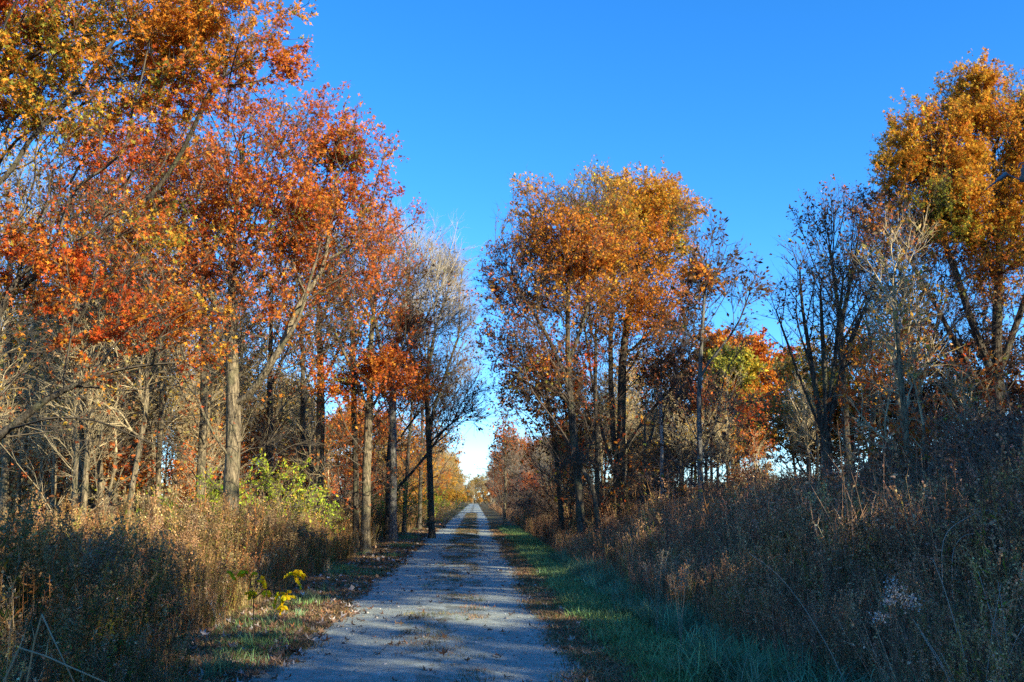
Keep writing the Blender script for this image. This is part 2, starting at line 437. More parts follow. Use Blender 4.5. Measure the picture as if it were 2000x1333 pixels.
def grid(xs, ys, zf):
    X, Y = np.meshgrid(xs, ys); Z = zf(X, Y); V = np.stack([X, Y, Z], -1).reshape(-1, 3)
    nx, ny = len(xs), len(ys); i = np.arange(ny - 1)[:, None] * nx + np.arange(nx - 1)[None]
    return V, np.stack([i, i + 1, i + nx + 1, i + nx], -1).reshape(-1, 4)
xs = np.concatenate([[-2500, -900, -300, -120, -60], np.arange(-40, -6, 2), np.arange(-6, 12.01, 0.5), np.arange(14, 41, 2), [60, 120, 300, 900, 2500]])
ys = np.concatenate([[-1500, -400, -100, -40], np.arange(-20, 60, 1.0), np.arange(60, 200, 5), np.arange(200, 420, 20), [500, 900, 2000, 4500]])
def gfade(X, Y): return gz(X, Y) * (np.abs(X) < 100) - 0.0
g = Geo(); V, Q = grid(xs, ys, gfade); g.add(V, Q)
tag(g.obj("ground", [ground_mat()], smooth=True), kind='structure', label="brown leaf-strewn woodland ground")

def road_edges(y):
    l = -2.02 + 0.10 * np.sin(y * 0.55) + 0.07 * np.sin(y * 1.7 + 1) + 0.05 * np.sin(y * 4.3) - 0.25 * np.exp(-((y - 46) / 6) ** 2)
    r = 1.02 + 0.06 * np.sin(y * 0.5 + 2) + 0.05 * np.sin(y * 1.9) + 0.04 * np.sin(y * 5.1)
    return l, r
def road_mat():
    m, nt, p = new_mat("gravel_track"); L = nt.links
    tc = nt.nodes.new('ShaderNodeTexCoord')
    def noise(s, d=5, r=0.6, sc=None):
        n = nt.nodes.new('ShaderNodeTexNoise'); n.inputs['Scale'].default_value = s; n.inputs['Detail'].default_value = d; n.inputs['Roughness'].default_value = r
        src = tc.outputs['Object']
        if sc:
            mp = nt.nodes.new('ShaderNodeMapping'); mp.inputs['Scale'].default_value = sc; L.new(src, mp.inputs[0]); src = mp.outputs[0]
        L.new(src, n.inputs['Vector']); return n
    def ramp(src, a, b, ca, cb):
        r = nt.nodes.new('ShaderNodeValToRGB'); r.color_ramp.elements[0].position = a; r.color_ramp.elements[1].position = b
        r.color_ramp.elements[0].color = (*ca, 1); r.color_ramp.elements[1].color = (*cb, 1); L.new(src, r.inputs[0]); return r
    fine = noise(90, 3, 0.7); mid = noise(5, 6, 0.65); big = noise(0.8, 3)
    base = ramp(fine.outputs['Fac'], 0.3, 0.72, (0.28, 0.335, 0.30), (0.46, 0.53, 0.47))
    dirt = ramp(mid.outputs['Fac'], 0.35, 0.7, (0.62, 0.60, 0.56), (1.0, 1.0, 1.0))
    mu = nt.nodes.new('ShaderNodeMix'); mu.data_type = 'RGBA'; mu.blend_type = 'MULTIPLY'; mu.inputs[0].default_value = 1
    L.new(base.outputs[0], mu.inputs[6]); L.new(dirt.outputs[0], mu.inputs[7])
    vo = nt.nodes.new('ShaderNodeTexVoronoi'); vo.inputs['Scale'].default_value = 26; L.new(tc.outputs['Object'], vo.inputs['Vector'])
    sp = ramp(vo.outputs['Distance'], 0.10, 0.16, (0.45, 0.42, 0.38), (1, 1, 1))
    mu2 = nt.nodes.new('ShaderNodeMix'); mu2.data_type = 'RGBA'; mu2.blend_type = 'MULTIPLY'; mu2.inputs[0].default_value = 0.55
    L.new(mu.outputs[2], mu2.inputs[6]); L.new(sp.outputs[0], mu2.inputs[7])
    # soil and moss along the crown of the track and at its edges
    sx = nt.nodes.new('ShaderNodeSeparateXYZ'); L.new(tc.outputs['Object'], sx.inputs[0])
    def mth(op, a, b=None, c=None):
        n = nt.nodes.new('ShaderNodeMath'); n.operation = op
        for k, vv in enumerate((a, b, c)):
            if vv is None: continue
            if isinstance(vv, (int, float)): n.inputs[k].default_value = vv
            else: L.new(vv, n.inputs[k])
        return n.outputs[0]
    d = mth('ABSOLUTE', mth('ADD', sx.outputs[0], 0.42)); cw = mth('SUBTRACT', 1.0, mth('DIVIDE', d, 0.42)); cw = mth('MAXIMUM', cw, 0)
    de = mth('ABSOLUTE', mth('ADD', sx.outputs[0], 0.48)); ew = mth('MAXIMUM', mth('DIVIDE', mth('SUBTRACT', de, 1.12), 0.4), 0)
    far = mth('MINIMUM', mth('MAXIMUM', mth('DIVIDE', mth('SUBTRACT', sx.outputs[1], 14), 40), 0), 1)
    patch = noise(3.2, 6, 0.75, (1, 0.45, 1))
    k = mth('ADD', mth('MULTIPLY', cw, mth('ADD', 0.225, mth('MULTIPLY', far, 0.22))), mth('MULTIPLY', ew, 0.22))
    msk = mth('GREATER_THAN', mth('ADD', patch.outputs['Fac'], k), 0.715)
    soil = ramp(mid.outputs['Fac'], 0.3, 0.7, (0.055, 0.06, 0.03), (0.15, 0.13, 0.08))
    mx = nt.nodes.new('ShaderNodeMix'); mx.data_type = 'RGBA'; L.new(mth('MULTIPLY', msk, 0.5), mx.inputs[0]); L.new(mu2.outputs[2], mx.inputs[6]); L.new(soil.outputs[0], mx.inputs[7])
    L.new(mx.outputs[2], p.inputs['Base Color']); p.inputs['Roughness'].default_value = 0.95; p.inputs['Specular IOR Level'].default_value = 0.2
    b = nt.nodes.new('ShaderNodeBump'); b.inputs['Distance'].default_value = 0.012; b.inputs['Strength'].default_value = 0.8
    L.new(mth('ADD', fine.outputs['Fac'], mth('MULTIPLY', mid.outputs['Fac'], 2.0)), b.inputs['Height']); L.new(b.outputs[0], p.inputs['Normal'])
    return m
yr = np.concatenate([np.arange(-30, 80, 0.12), np.arange(80, 360, 1.0)])
l, r = road_edges(yr); nx = 9; tt = np.linspace(0, 1, nx)
X = l[:, None] + (r - l)[:, None] * tt[None]
Z = 0.006 + gz(X, yr[:, None] + 0 * X) + 0.03 * np.sin(tt * np.pi)[None] ** 0.5 - 0.012 * np.exp(-((X + 1.2) / 0.3) ** 2) - 0.012 * np.exp(-((X - 0.35) / 0.3) ** 2)
V = np.stack([X, np.repeat(yr[:, None], nx, 1), Z], -1).reshape(-1, 3)
i = np.arange(len(yr) - 1)[:, None] * nx + np.arange(nx - 1)[None]
g = Geo(); g.add(V, np.stack([i, i + 1, i + nx + 1, i + nx], -1).reshape(-1, 4))
tag(g.obj("gravel_road", [road_mat()], smooth=True), kind='structure', label="straight blue-grey gravel track with a grassy middle")

# ================================================================ TREES THAT STAND OUT
# near pin oak at the left edge: drooping limbs, green, gold and red leaves
hero("pin_oak", -95, 14.5, 11,
     [[(-95, 1010), (-60, 700), (-30, 350), (0, 120), (75, -20), (140, -200)],
      [(-15, 250), (120, 340, -.5), (260, 440, -1), (330, 520, -1)],
      [(-40, 480), (80, 520, -1), (180, 600, -1.5)],
      [(0, 150), (150, 50, -.5), (330, 70), (480, 90, .5)]],
     [(130, 50, 260, 120, 1.0, .95, 'pin'), (390, 60, 170, 90, 1, 1, 'pin'), (500, 115, 95, 50, 1.2, 1, 'rust'), (40, 190, 160, 90, .9, .9, 'pin'), (190, 260, 150, 90, .8, .8, 'pin'), (-30, 560, 120, 120, .6, .6, 'pin'),
      (330, 170, 130, 60, .8, 1, 'rust'), (110, 370, 220, 120, .55, .2, 'pin'), (250, 460, 130, 70, .8, .8, 'pin'), (90, 520, 170, 70, 1, .8, 'red'),
      (280, 610, 130, 75, 1.3, 1.5, 'red'), (390, 695, 70, 40, 1.6, 1.8, 'red'), (250, 740, 110, 70, .5, .3, 'red'), (60, 700, 150, 120, .35, .05, 'rust'),
      (-150, 200, 200, 300, .5, .8, 'pin'), (200, 840, 130, 60, .2, .03, 'rust')],
     "near pin oak at the left edge, green, gold and scarlet leaves on drooping limbs",
     n=4200, rb=.17, rt=.0042, bf=.3, leaf=0.076, per=32, shape=OAK, twigs=3, tl=.3, bark=M_BARKD, mixr=.4, tw_r=.0035)
# big rust oak, forked trunk
hero("rust_oak", 453, 24, 12,
     [[(453, 1020), (453, 900), (457, 790), (450, 640), (452, 480), (470, 330)],
      [(462, 800), (500, 760, -.3), (545, 690, -.6), (585, 620, -.8)],
      [(450, 640), (400, 560), (350, 450)],
      [(467, 870), (530, 842, -1), (590, 858, -1.4), (620, 868, -1.4)]],
     [(430, 330, 190, 130, 1, 1.05, 'rust'), (590, 290, 120, 95, 1, 1.1, 'rust'), (712, 300, 52, 75, 1, 1.1, 'rust'), (660, 430, 100, 100, .8, 1, 'rust'),
      (310, 420, 130, 140, .9, 1, 'rust'), (500, 520, 190, 110, .8, .75, 'rust'), (700, 560, 90, 60, .7, .7, 'rust'), (400, 640, 120, 60, .5, .45, 'rust'), (250, 300, 110, 90, .8, .8, 'rust'), (560, 410, 130, 70, .9, .9, 'rust'), (640, 640, 90, 60, .7, .7, 'rust'), (330, 540, 90, 80, .7, .8, 'rust'), (720, 400, 50, 70, .9, .9, 'rust'),
      (560, 720, 60, 50, .4, .2, 'rust'), (560, 870, 60, 25, .25, 0, 'rust')],
     "large rust-red oak with pale forked trunk lit by the sun, left of the gravel track",
     n=4600, rb=.185, rt=.0052, bf=.34, leaf=0.100, per=15.0, shape=OAK, twigs=3, tl=.38, tw_r=.0045)
hero("rust_oak", 716, 32.5, 13,
     [[(716, 1010), (714, 880), (716, 780), (722, 640), (740, 540)], [(717, 800), (690, 730), (660, 660)], [(716, 760), (770, 700), (820, 640)]],
     [(735, 480, 90, 90, .9, .35, 'rust'), (730, 740, 95, 50, 1.5, 1.5, 'rust'), (700, 620, 100, 80, .8, .7, 'rust'), (790, 620, 80, 90, .8, .2, 'brown'), (620, 660, 60, 60, .5, .6, 'rust')],
     "double-stemmed oak by the track with a band of rust leaves low on its bare crown",
     n=2000, rb=.15, rt=.006, bf=.3, leaf=.12, per=14, twigs=3, tl=.45, shape=OAK)
hero("oak", 698, 33.5, 14, [[(698, 1012), (697, 900), (694, 800), (688, 640)]],
     [(680, 560, 70, 110, 1, .25, 'brown'), (690, 700, 60, 60, .7, .4, 'rust')],
     "dark straight trunk pressed against the double-stemmed oak by the track", n=800, rb=.11, rt=.006, leaf=.14, bark=M_BARKD, twigs=3, tl=.45)
# bare pale fan of twigs
hero("bare_tree", 770, 40, 15,
     [[(770, 1000), (768, 860), (765, 740), (772, 640)], [(766, 760), (735, 650), (715, 540)], [(767, 740), (815, 650), (850, 590)], [(769, 700), (790, 600), (800, 520)]],
     [(770, 500, 70, 70, 1, .03, 'brown'), (835, 520, 65, 75, 1, .05, 'brown'), (700, 510, 60, 80, .5, .05, 'brown'), (870, 600, 45, 70, .9, .05, 'brown'), (790, 620, 80, 60, .6, .05, 'brown')],
     "leafless tree spreading a pale grey fan of fine twigs beside the rust oaks",
     n=1700, low=0, rb=.15, rt=.0075, bf=.5, twig=(.34, .30, .22), leaf=.13, per=6, twigs=3, tl=.7, tsp=.3, tw_r=.0055, bark=M_BARKG)
hero("bare_tree", 845, 43, 16,
     [[(842, 1000), (838, 860), (832, 760), (838, 660)], [(836, 840), (865, 740), (895, 660)], [(835, 800), (875, 760), (915, 720)], [(833, 740), (850, 640), (875, 570)], [(834, 780), (800, 690), (780, 620)]],
     [(870, 540, 45, 60, 1, .06, 'dark'), (895, 620, 35, 60, 1, .1, 'dark'), (905, 720, 35, 45, 1, .12, 'dark'), (915, 800, 30, 35, .8, .15, 'dark'), (820, 650, 60, 70, .7, .1, 'brown')],
     "leafless tree with dark arching twigs reaching over the left side of the track",
     n=1500, low=0, rb=.13, rt=.0075, bf=.5, twig=(.17, .145, .11), leaf=.14, per=8, twigs=4, tl=.75, tsp=.34, tw_r=.0065, bark=M_BARKD)
hero("oak", 758, 43, 17,
     [[(758, 1000), (760, 880), (768, 780), (785, 700)], [(760, 905), (800, 870, -1), (850, 830, -2), (905, 790, -3), (935, 785, -3)]],
     [(820, 760, 80, 60, 1, .12, 'dark'), (890, 780, 50, 45, 1, .18, 'dark'), (760, 720, 70, 60, .8, .5, 'rust'), (870, 840, 45, 40, .8, .3, 'brown')],
     "dark oak whose long low limb reaches right towards the gravel track", n=1100, rb=.115, rt=.0065, bf=.5, leaf=.14, per=8, twigs=4, tl=.6, bark=M_BARKD, twig=(.06, .05, .04), tw_r=.006)
hero("oak", 790, 50, 18, [[(786, 1000), (795, 900), (803, 800), (808, 720)]], [(810, 740, 60, 70, 1, .18, 'brown'), (790, 820, 50, 40, .6, .5, 'red')],
     "slim dark oak leaning right, first of the slim trunks past the long low limb", n=700, rb=.105, rt=.0068, bf=.5, leaf=.15, per=6, twigs=4, tl=.6, bark=M_BARKD, twig=(.06, .05, .04))
hero("oak", 820, 56, 19, [[(818, 1000), (822, 900), (826, 800), (836, 740)]], [(850, 760, 55, 60, 1, .14, 'dark'), (830, 850, 50, 35, .7, .7, 'orange')],
     "slim dark oak, second of the slim trunks past the long low limb", n=700, rb=.115, rt=.007, bf=.5, leaf=.15, per=6, twigs=4, tl=.6, bark=M_BARKD, twig=(.06, .05, .04))
hero("oak", 838, 62, 20, [[(836, 996), (836, 900), (838, 800), (845, 740)]], [(860, 780, 55, 60, 1, .14, 'dark'), (860, 860, 45, 30, .8, .9, 'orange')],
     "slim dark oak nearest the far bend of woods left of the track", n=700, rb=.10, rt=.007, bf=.5, leaf=.15, per=6, twigs=4, tl=.6, bark=M_BARKD, twig=(.06, .05, .04))
# left woodland trunks that show on their own
for k, (u, Y, rb, us, top, pal, d, lab) in enumerate((
    (158, 25, .20, 150, 400, 'brown', .4, "thick sunlit trunk rising from the weeds at the far left"),
    (226, 29, .19, 222, 380, 'tan', .5, "straight sunlit trunk between the thick left trunk and the forked rust oak"),
    (391, 28, .15, 397, 350, 'tan', .4, "pale slim trunk just left of the forked rust oak"),
    (350, 36, .18, 360, 420, 'brown', .4, "shaded trunk standing back between two sunlit trunks left of the rust oak"),
    (72, 31, .17, 66, 420, 'tan', .4, "leaning trunk near the left edge behind the drooping pin oak limbs"),
    (12, 27, .15, 20, 380, 'tan', .3, "trunk at the very left edge half hidden by twigs"),
    (525, 36, .16, 530, 500, 'tan', .3, "dark trunk behind the yellow-green bushes"),
    (625, 34, .20, 622, 480, 'brown', .5, "dark stout trunk between the rust oak and the double-stemmed oak"),
    (590, 40, .15, 588, 480, 'brown', .3, "slender dark trunk behind the crooked white branch of the rust oak"),
    (290, 33, .12, 296, 430, 'tan', .3, "thin crooked sunlit trunk in the left wood"),
    )):
    hero("woodland_tree", u, Y, 100 + k, [[(u, 1010), ((u * 2 + us) / 3, 850), ((u + us) / 2, 700), (us, top + 120)], [(u, 760), (u + 50, 660), (u + 70, 560)]],
         [(us, top + 60, 75, 130, 1, d, pal), (us + 15, top + 200, 80, 80, .7, d * .8, pal)], lab,
         n=650, low=.08, rb=rb * .82, rt=.007, bf=.55, leaf=.13, per=11, twigs=3, tl=.55, tsp=.35, twig=(.27, .23, .14), tw_r=.0055, bark=M_BARK if k not in (6, 8) else M_BARKD)

# the tall pair of oaks right of the track
hero("oak", 1137, 30, 31,
     [[(1137, 1010), (1128, 900), (1117, 780), (1112, 640), (1115, 480), (1125, 400)], [(1116, 760), (1060, 640), (1010, 560), (985, 520)],
      [(1114, 700), (1150, 600), (1175, 480)], [(1120, 800), (1060, 730), (1000, 700)]],
     [(1095, 405, 78, 55, 1.3, 1.4, 'golden'), (1175, 400, 70, 60, 1.3, 1.4, 'golden'), (1025, 490, 75, 70, 1.2, 1.2, 'orange'), (1130, 490, 110, 60, 1.1, 1.4, 'orange'),
      (985, 560, 62, 62, .9, .85, 'brown'), (1080, 580, 120, 60, .8, .7, 'orange'), (1020, 670, 90, 50, .8, .6, 'brown'), (1070, 710, 60, 30, .8, 1.1, 'red'), (1040, 770, 90, 50, .6, .45, 'dark')],
     "tall oak with rounded orange crown nearest the right side of the track", n=4600, rb=.125, rt=.0052, bf=.36, leaf=.108, per=12.8, shape=OAK, twigs=3, tl=.42, bark=M_BARKD, twig=(.10, .08, .06))
hero("oak", 1212, 34, 32,
     [[(1214, 1000), (1205, 920), (1192, 820), (1188, 700), (1195, 560), (1210, 450)], [(1212, 940), (1214, 820), (1216, 700), (1235, 560), (1270, 430)],
      [(1208, 950), (1175, 850), (1150, 720), (1140, 620)], [(1217, 700), (1270, 650), (1320, 600), (1350, 560)], [(1216, 880), (1250, 830), (1290, 780), (1330, 740)]],
     [(1250, 410, 75, 58, 1.3, 1.4, 'golden'), (1310, 440, 48, 60, 1.3, 1.3, 'golden'), (1210, 480, 90, 60, 1.1, 1.4, 'orange'), (1295, 500, 65, 60, 1, 1.4, 'golden'),
      (1190, 370, 32, 32, 1.2, 1.1, 'golden'), (1250, 590, 120, 60, .8, .6, 'orange'), (1345, 530, 40, 40, .7, .7, 'orange'), (1180, 680, 80, 60, .6, .4, 'brown'), (1300, 680, 60, 60, .5, .3, 'dark')],
     "tall golden oak with three stems from one base, right of the orange-crowned oak", n=4600, rb=.19, rt=.0055, bf=.36, leaf=.115, per=12.8, shape=OAK, twigs=3, tl=.45, bark=M_BARKD, twig=(.09, .075, .055))
hero("slender_tree", 1166, 32, 33, [[(1168, 1000), (1164, 860), (1158, 760), (1165, 620)]], [(1160, 620, 45, 90, 1, .3, 'brown'), (1130, 740, 40, 50, .6, .5, 'red')],
     "slender straight stem between the two tall oaks right of the track", n=600, rb=.09, rt=.006, leaf=.15, twigs=4, tl=.45, bark=M_BARKD)
hero("slender_tree", 1369, 28, 34,
     [[(1369, 1000), (1366, 850), (1364, 740), (1376, 600), (1380, 500)], [(1366, 730), (1400, 690), (1440, 640), (1475, 540)], [(1378, 590), (1400, 540), (1420, 480)], [(1374, 640), (1340, 680), (1310, 740)]],
     [(1385, 510, 38, 75, 1, .35, 'dark'), (1440, 560, 50, 60, 1, .2, 'dark'), (1365, 560, 45, 55, .8, .35, 'dark'), (1350, 660, 50, 60, .7, .25, 'dark'), (1375, 545, 25, 25, 1, 1, 'orange'), (1430, 660, 45, 40, .5, .15, 'dark')],
     "slender grey tree with sparse dark leaves and thin forking limbs, right of the golden oak", n=760, rb=.085, rt=.0055, bf=.5, leaf=.15, per=8, twigs=3, tl=.5, bark=M_BARKG, twig=(.07, .065, .06), tw_r=.006)
hero("birch_tree", 1291, 33, 35, [[(1291, 1000), (1292, 880), (1290, 780), (1292, 700)]], [(1292, 740, 60, 70, 1, .5, 'brown'), (1320, 700, 50, 45, .6, .6, 'dark')],
     "birch with a thin white patchy trunk catching the sun", n=700, rb=.075, rt=.005, leaf=.14, per=7, twigs=3, tl=.45, bark=M_BARKW, flare=1.1)
hero("slender_tree", 1098, 38, 36, [[(1100, 1000), (1090, 900), (1075, 800), (1060, 720)]], [(1060, 740, 70, 60, 1, .6, 'brown'), (1080, 830, 50, 40, .6, .5, 'rust')],
     "leaning dark stem left of the orange-crowned oak", n=900, rb=.10, rt=.006, leaf=.16, per=7, twigs=3, tl=.5, bark=M_BARKD)
hero("slender_tree", 1115, 39, 37, [[(1113, 1000), (1118, 900), (1105, 820), (1100, 760)]], [(1105, 790, 60, 50, 1, .6, 'rust'), (1120, 860, 45, 40, .7, .6, 'brown')],
     "thin upright stem tucked behind the orange-crowned oak", n=800, rb=.10, rt=.006, leaf=.16, per=7, twigs=3, tl=.5, bark=M_BARKD)
hero("orange_maple", 1440, 60, 38, [[(1440, 990), (1438, 850), (1440, 740)]], [(1400, 695, 50, 40, 1, 1.5, 'orange'), (1485, 700, 45, 45, 1, 1.5, 'rust'), (1470, 765, 60, 55, 1, 1.5, 'orange'), (1440, 850, 70, 50, .8, 1.1, 'orange')],
     "rust and orange maple behind the olive-yellow tree in the right wood", n=1700, rb=.16, rt=.006, leaf=.22, low=0, per=22, twigs=3, tl=.4)
hero("olive_yellow_tree", 1434, 56, 39, [[(1436, 990), (1432, 860), (1434, 740)]], [(1430, 725, 42, 42, 1, 1.5, 'olive'), (1405, 790, 50, 45, 1, 1.2, 'mixed'), (1460, 790, 40, 45, 1, 1.3, 'mixed'), (1430, 860, 60, 40, .8, .9, 'mixed')],
     "small rounded tree, olive-yellow at the top and orange below, in front of the maple", n=1500, rb=.13, rt=.006, leaf=.2, low=0, per=22, twigs=3, tl=.4)
for k, (u, Y, v, pal, lab) in enumerate(((1255, 52, 750, 'orange', "rusty orange tree filling the gap behind the three-stemmed oak"), (1330, 50, 760, 'brown', "brown-leaved tree behind the white birch"),
                                     (1575, 48, 740, 'tan', "tan-leaved tree seen through the bare many-stemmed tree"), (1660, 46, 700, 'golden', "gold-leaved tree seen low between the stems on the right"),
                                     (1790, 44, 700, 'brown', "brown-leaved tree behind the thicket on the right"), (1930, 42, 690, 'brown', "dark brown tree behind the thicket at the right edge"))):
    hero("oak", u, Y, 300 + k, [[(u, 990), (u + 4, 880), (u - 3, v + 30)]], [(u, v, 65, 55, 1, 1, pal), (u - 25, v + 80, 75, 60, 1, 1, pal), (u + 30, v + 130, 75, 60, .9, .9, 'brown' if k % 2 else pal)], lab,
         n=1500, rb=.15, rt=.006, leaf=.15, per=14, twigs=3, tl=.45, bark=M_BARKD)
# bare many-stemmed tree
hero("bare_tree", 1612, 29, 41,
     [[(1612, 960), (1612, 860), (1610, 740), (1606, 620), (1600, 540)], [(1612, 860), (1570, 760), (1535, 660), (1505, 580)], [(1612, 880), (1590, 740), (1570, 620), (1560, 520)],
      [(1612, 860), (1640, 740), (1680, 620), (1720, 540)], [(1612, 840), (1630, 700), (1640, 600), (1650, 520)], [(1612, 900), (1550, 820), (1510, 780)]],
     [(1530, 590, 45, 60, 1, .15, 'dark'), (1580, 540, 55, 75, 1, .1, 'dark'), (1650, 560, 60, 85, 1, .1, 'dark'), (1720, 590, 50, 70, .8, .15, 'dark'), (1600, 650, 90, 60, .7, .1, 'dark')],
     "leafless many-stemmed tree fanning dark upright limbs above the right thicket", n=640, low=0, rb=.17, rt=.0075, bf=.45, leaf=.12, per=9, twigs=2, tsp=.34, tl=.6, bark=M_BARKD, twig=(.07, .06, .045), tw_r=.0055)
hero("oak", 1660, 35, 42, [[(1662, 960), (1650, 800), (1640, 640), (1625, 520), (1612, 420)], [(1640, 640), (1670, 520), (1680, 430)]],
     [(1635, 400, 40, 40, 1, .6, 'brown'), (1595, 440, 35, 50, 1, .45, 'brown'), (1690, 440, 50, 60, 1, .5, 'brown'), (1650, 520, 80, 70, .6, .2, 'brown')],
     "thin-crowned oak with small brown leaves left of the big orange tree", n=800, low=0, rb=.13, rt=.0065, bf=.8, leaf=.12, per=11, twigs=2, tl=.5, bark=M_BARKD, twig=(.09, .075, .06))
# the big orange-gold oak at the right edge
hero("oak", 1935, 30, 43,
     [[(1955, 960), (1950, 800), (1945, 640), (1950, 450), (1940, 300)], [(1950, 760), (1900, 640), (1860, 520), (1820, 400)], [(1955, 720), (2010, 560), (2060, 400)],
      [(1948, 560), (1900, 420), (1880, 300)], [(1952, 820), (1850, 640), (1770, 500), (1720, 400)]],
     [(1905, 215, 80, 60, 1.5, 1.7, 'golden'), (1985, 240, 95, 65, 1.5, 1.7, 'golden'), (1835, 275, 90, 65, 1.4, 2.0, 'golden'), (1785, 345, 75, 60, 1.3, 1.6, 'golden'), (1720, 420, 45, 45, .8, .6, 'brown'),
      (1880, 370, 110, 75, 1.3, 2.0, 'golden'), (2010, 360, 110, 100, 1.2, 1.9, 'golden'), (1800, 470, 95, 80, .9, 1.3, 'orange'), (1850, 430, 90, 60, 1.1, 1.8, 'golden'), (1950, 450, 90, 60, 1.1, 1.8, 'golden'), (1930, 540, 110, 80, .8, .7, 'orange'), (1870, 650, 120, 80, .5, .3, 'dark'), (2060, 520, 90, 100, .6, .5, 'brown')],
     "tallest orange and gold oak standing at the right edge above the thicket", n=7000, rb=.24, rt=.0055, bf=.36, leaf=0.120, per=13.5, shape=OAK, twigs=3, tl=.45, bark=M_BARKD, twig=(.08, .065, .05))
hero("oak", 1800, 27, 44, [[(1815, 960), (1800, 800), (1775, 640), (1760, 540), (1745, 460)], [(1795, 760), (1840, 620), (1850, 500)]],
     [(1740, 480, 70, 70, 1, .35, 'brown'), (1800, 580, 90, 80, 1, .3, 'dark'), (1760, 700, 80, 60, .8, .4, 'orange'), (1700, 740, 60, 50, .8, .8, 'orange')],
     "half-bare oak with crooked dark limbs in front of the big orange oak", n=850, low=0, rb=.13, rt=.0065, bf=.7, leaf=.12, per=11, twigs=2, tl=.5, bark=M_BARKD, twig=(.08, .07, .06))
hero("slender_tree", 985, 62, 45, [[(988, 990), (988, 900), (984, 840)]], [(984, 835, 18, 40, 1, .5, 'rust'), (990, 880, 28, 40, 1, .25, 'brown')],
     "slim tree with reddish tip standing above the far right row", n=900, rb=.10, rt=.007, leaf=.2, per=5, twigs=4, tl=.6, twig=(.16, .14, .11))

# ================================================================ WOODLAND MADE OF COPIES
def variant(seed, h, lobes, n=1100, rb=.16, paths=None, **kw):
    rng = np.random.default_rng(seed)
    sway = rng.normal(size=2) * 0.3
    P = paths or [[(0, 0, -0.15), (sway[0] * .4, sway[1] * .4, h * .3), (sway[0], sway[1], h * .55), (sway[0] * .6, sway[1], h * .8)]]
    return tree_meshes("v", rng, P, [(np.array(l[0], float), np.array(l[1], float), *l[2:]) for l in lobes], n=n, rb=rb, rt=.007, **kw)
def crown(h, w, lo, d, pal, rng):
    out = []
    for k in range(6):
        t = rng.uniform(lo, .93); a = rng.uniform(0, 6.28); rr = w * (1 - abs(t - .65) * 1.3) * .55
        out.append(((math.cos(a) * rr, math.sin(a) * rr, h * t), (w * .5, w * .5, h * .14), 1, d * rng.uniform(.7, 1.3), pal))
    return out
VT = {}
for i, (k, h, w, lo, d, pal, n, kw) in enumerate((
    ('rust', 11, 3.4, .35, 1.2, 'rust', 1300, {}), ('orange', 12, 3.6, .35, 1.3, 'orange', 1300, {}), ('gold', 9.5, 3.2, .25, 1.4, 'golden', 1200, {}),
    ('brown', 11, 3.2, .3, .7, 'brown', 1200, {}), ('tan', 11, 2.6, .45, .7, 'tan', 900, dict(twig=(.30, .25, .16))), ('bare', 12, 3.0, .42, .02, 'brown', 850, dict(twig=(.32, .28, .20), twigs=4, tl=.8, tsp=.3, bf=.7)),
    ('bare2', 12, 2.4, .48, .12, 'tan', 700, dict(twig=(.30, .26, .17), twigs=4, tl=.8, tsp=.3, bf=.7)), ('red', 8, 2.8, .25, 1.4, 'red', 1100, {}))):
    kw = dict(dict(leaf=.16, per=12, twigs=3, tl=.55, bark=M_BARK, tw_r=.007), **kw)
    VT[k] = variant(500 + i, h, crown(h, w, lo, d, pal, np.random.default_rng(50 + i)), n=n, rb=.13, **kw)
# thick far crowns for the row outside the picture on the right
VT['dense'] = variant(520, 15, crown(15, 4.6, .3, 1.5, 'orange', np.random.default_rng(70)), n=1500, rb=.22, leaf=.34, per=9, twigs=3, tl=.6)
for i, (k, h, w, lo, d, pal, n) in enumerate((('sap1', 6.5, .9, .55, .35, 'tan', 150), ('sap2', 4.6, .9, .4, .6, 'rust', 150), ('sap3', 8.0, 1.0, .6, .2, 'tan', 150))):
    VT[k] = variant(540 + i, h, crown(h, w, lo, d, pal, np.random.default_rng(90 + i)), n=n, rb=.06, expo=.5, leaf=.12, per=9, twigs=2, tl=.5, twig=(.40, .33, .19), tw_r=.005)
def shrub_meshes(seed, h, w, d, pal, n=420, stems=7, twig=(.10, .085, .07), leaf=.06, per=10, shape=KITE):
    rng = np.random.default_rng(seed); P = []
    for k in range(stems):
        a = k * 6.28 / stems + rng.normal() * .3; s = w * rng.uniform(.25, .6)
        P.append([(0, 0, -.1) if k == 0 else (0, 0, 0), (math.cos(a) * s * .5, math.sin(a) * s * .5, h * .35), (math.cos(a) * s, math.sin(a) * s, h * rng.uniform(.6, .85))])
    L = [((math.cos(a) * w * .4, math.sin(a) * w * .4, h * z), (w * .5, w * .5, h * .3), 1, d * rng.uniform(.5, 1.4), pal) for a, z in zip(rng.uniform(0, 6.28, 7), rng.uniform(.3, .75, 7))]
    return tree_meshes("s", rng, P, L, n=n, rb=.03, rt=.004, bf=.4, leaf=leaf, per=per, twigs=4, tl=.35, tsp=.4, thick=.012, twig=twig, flare=1.0, shape=shape, bark=M_BARKD, tw_r=.004)
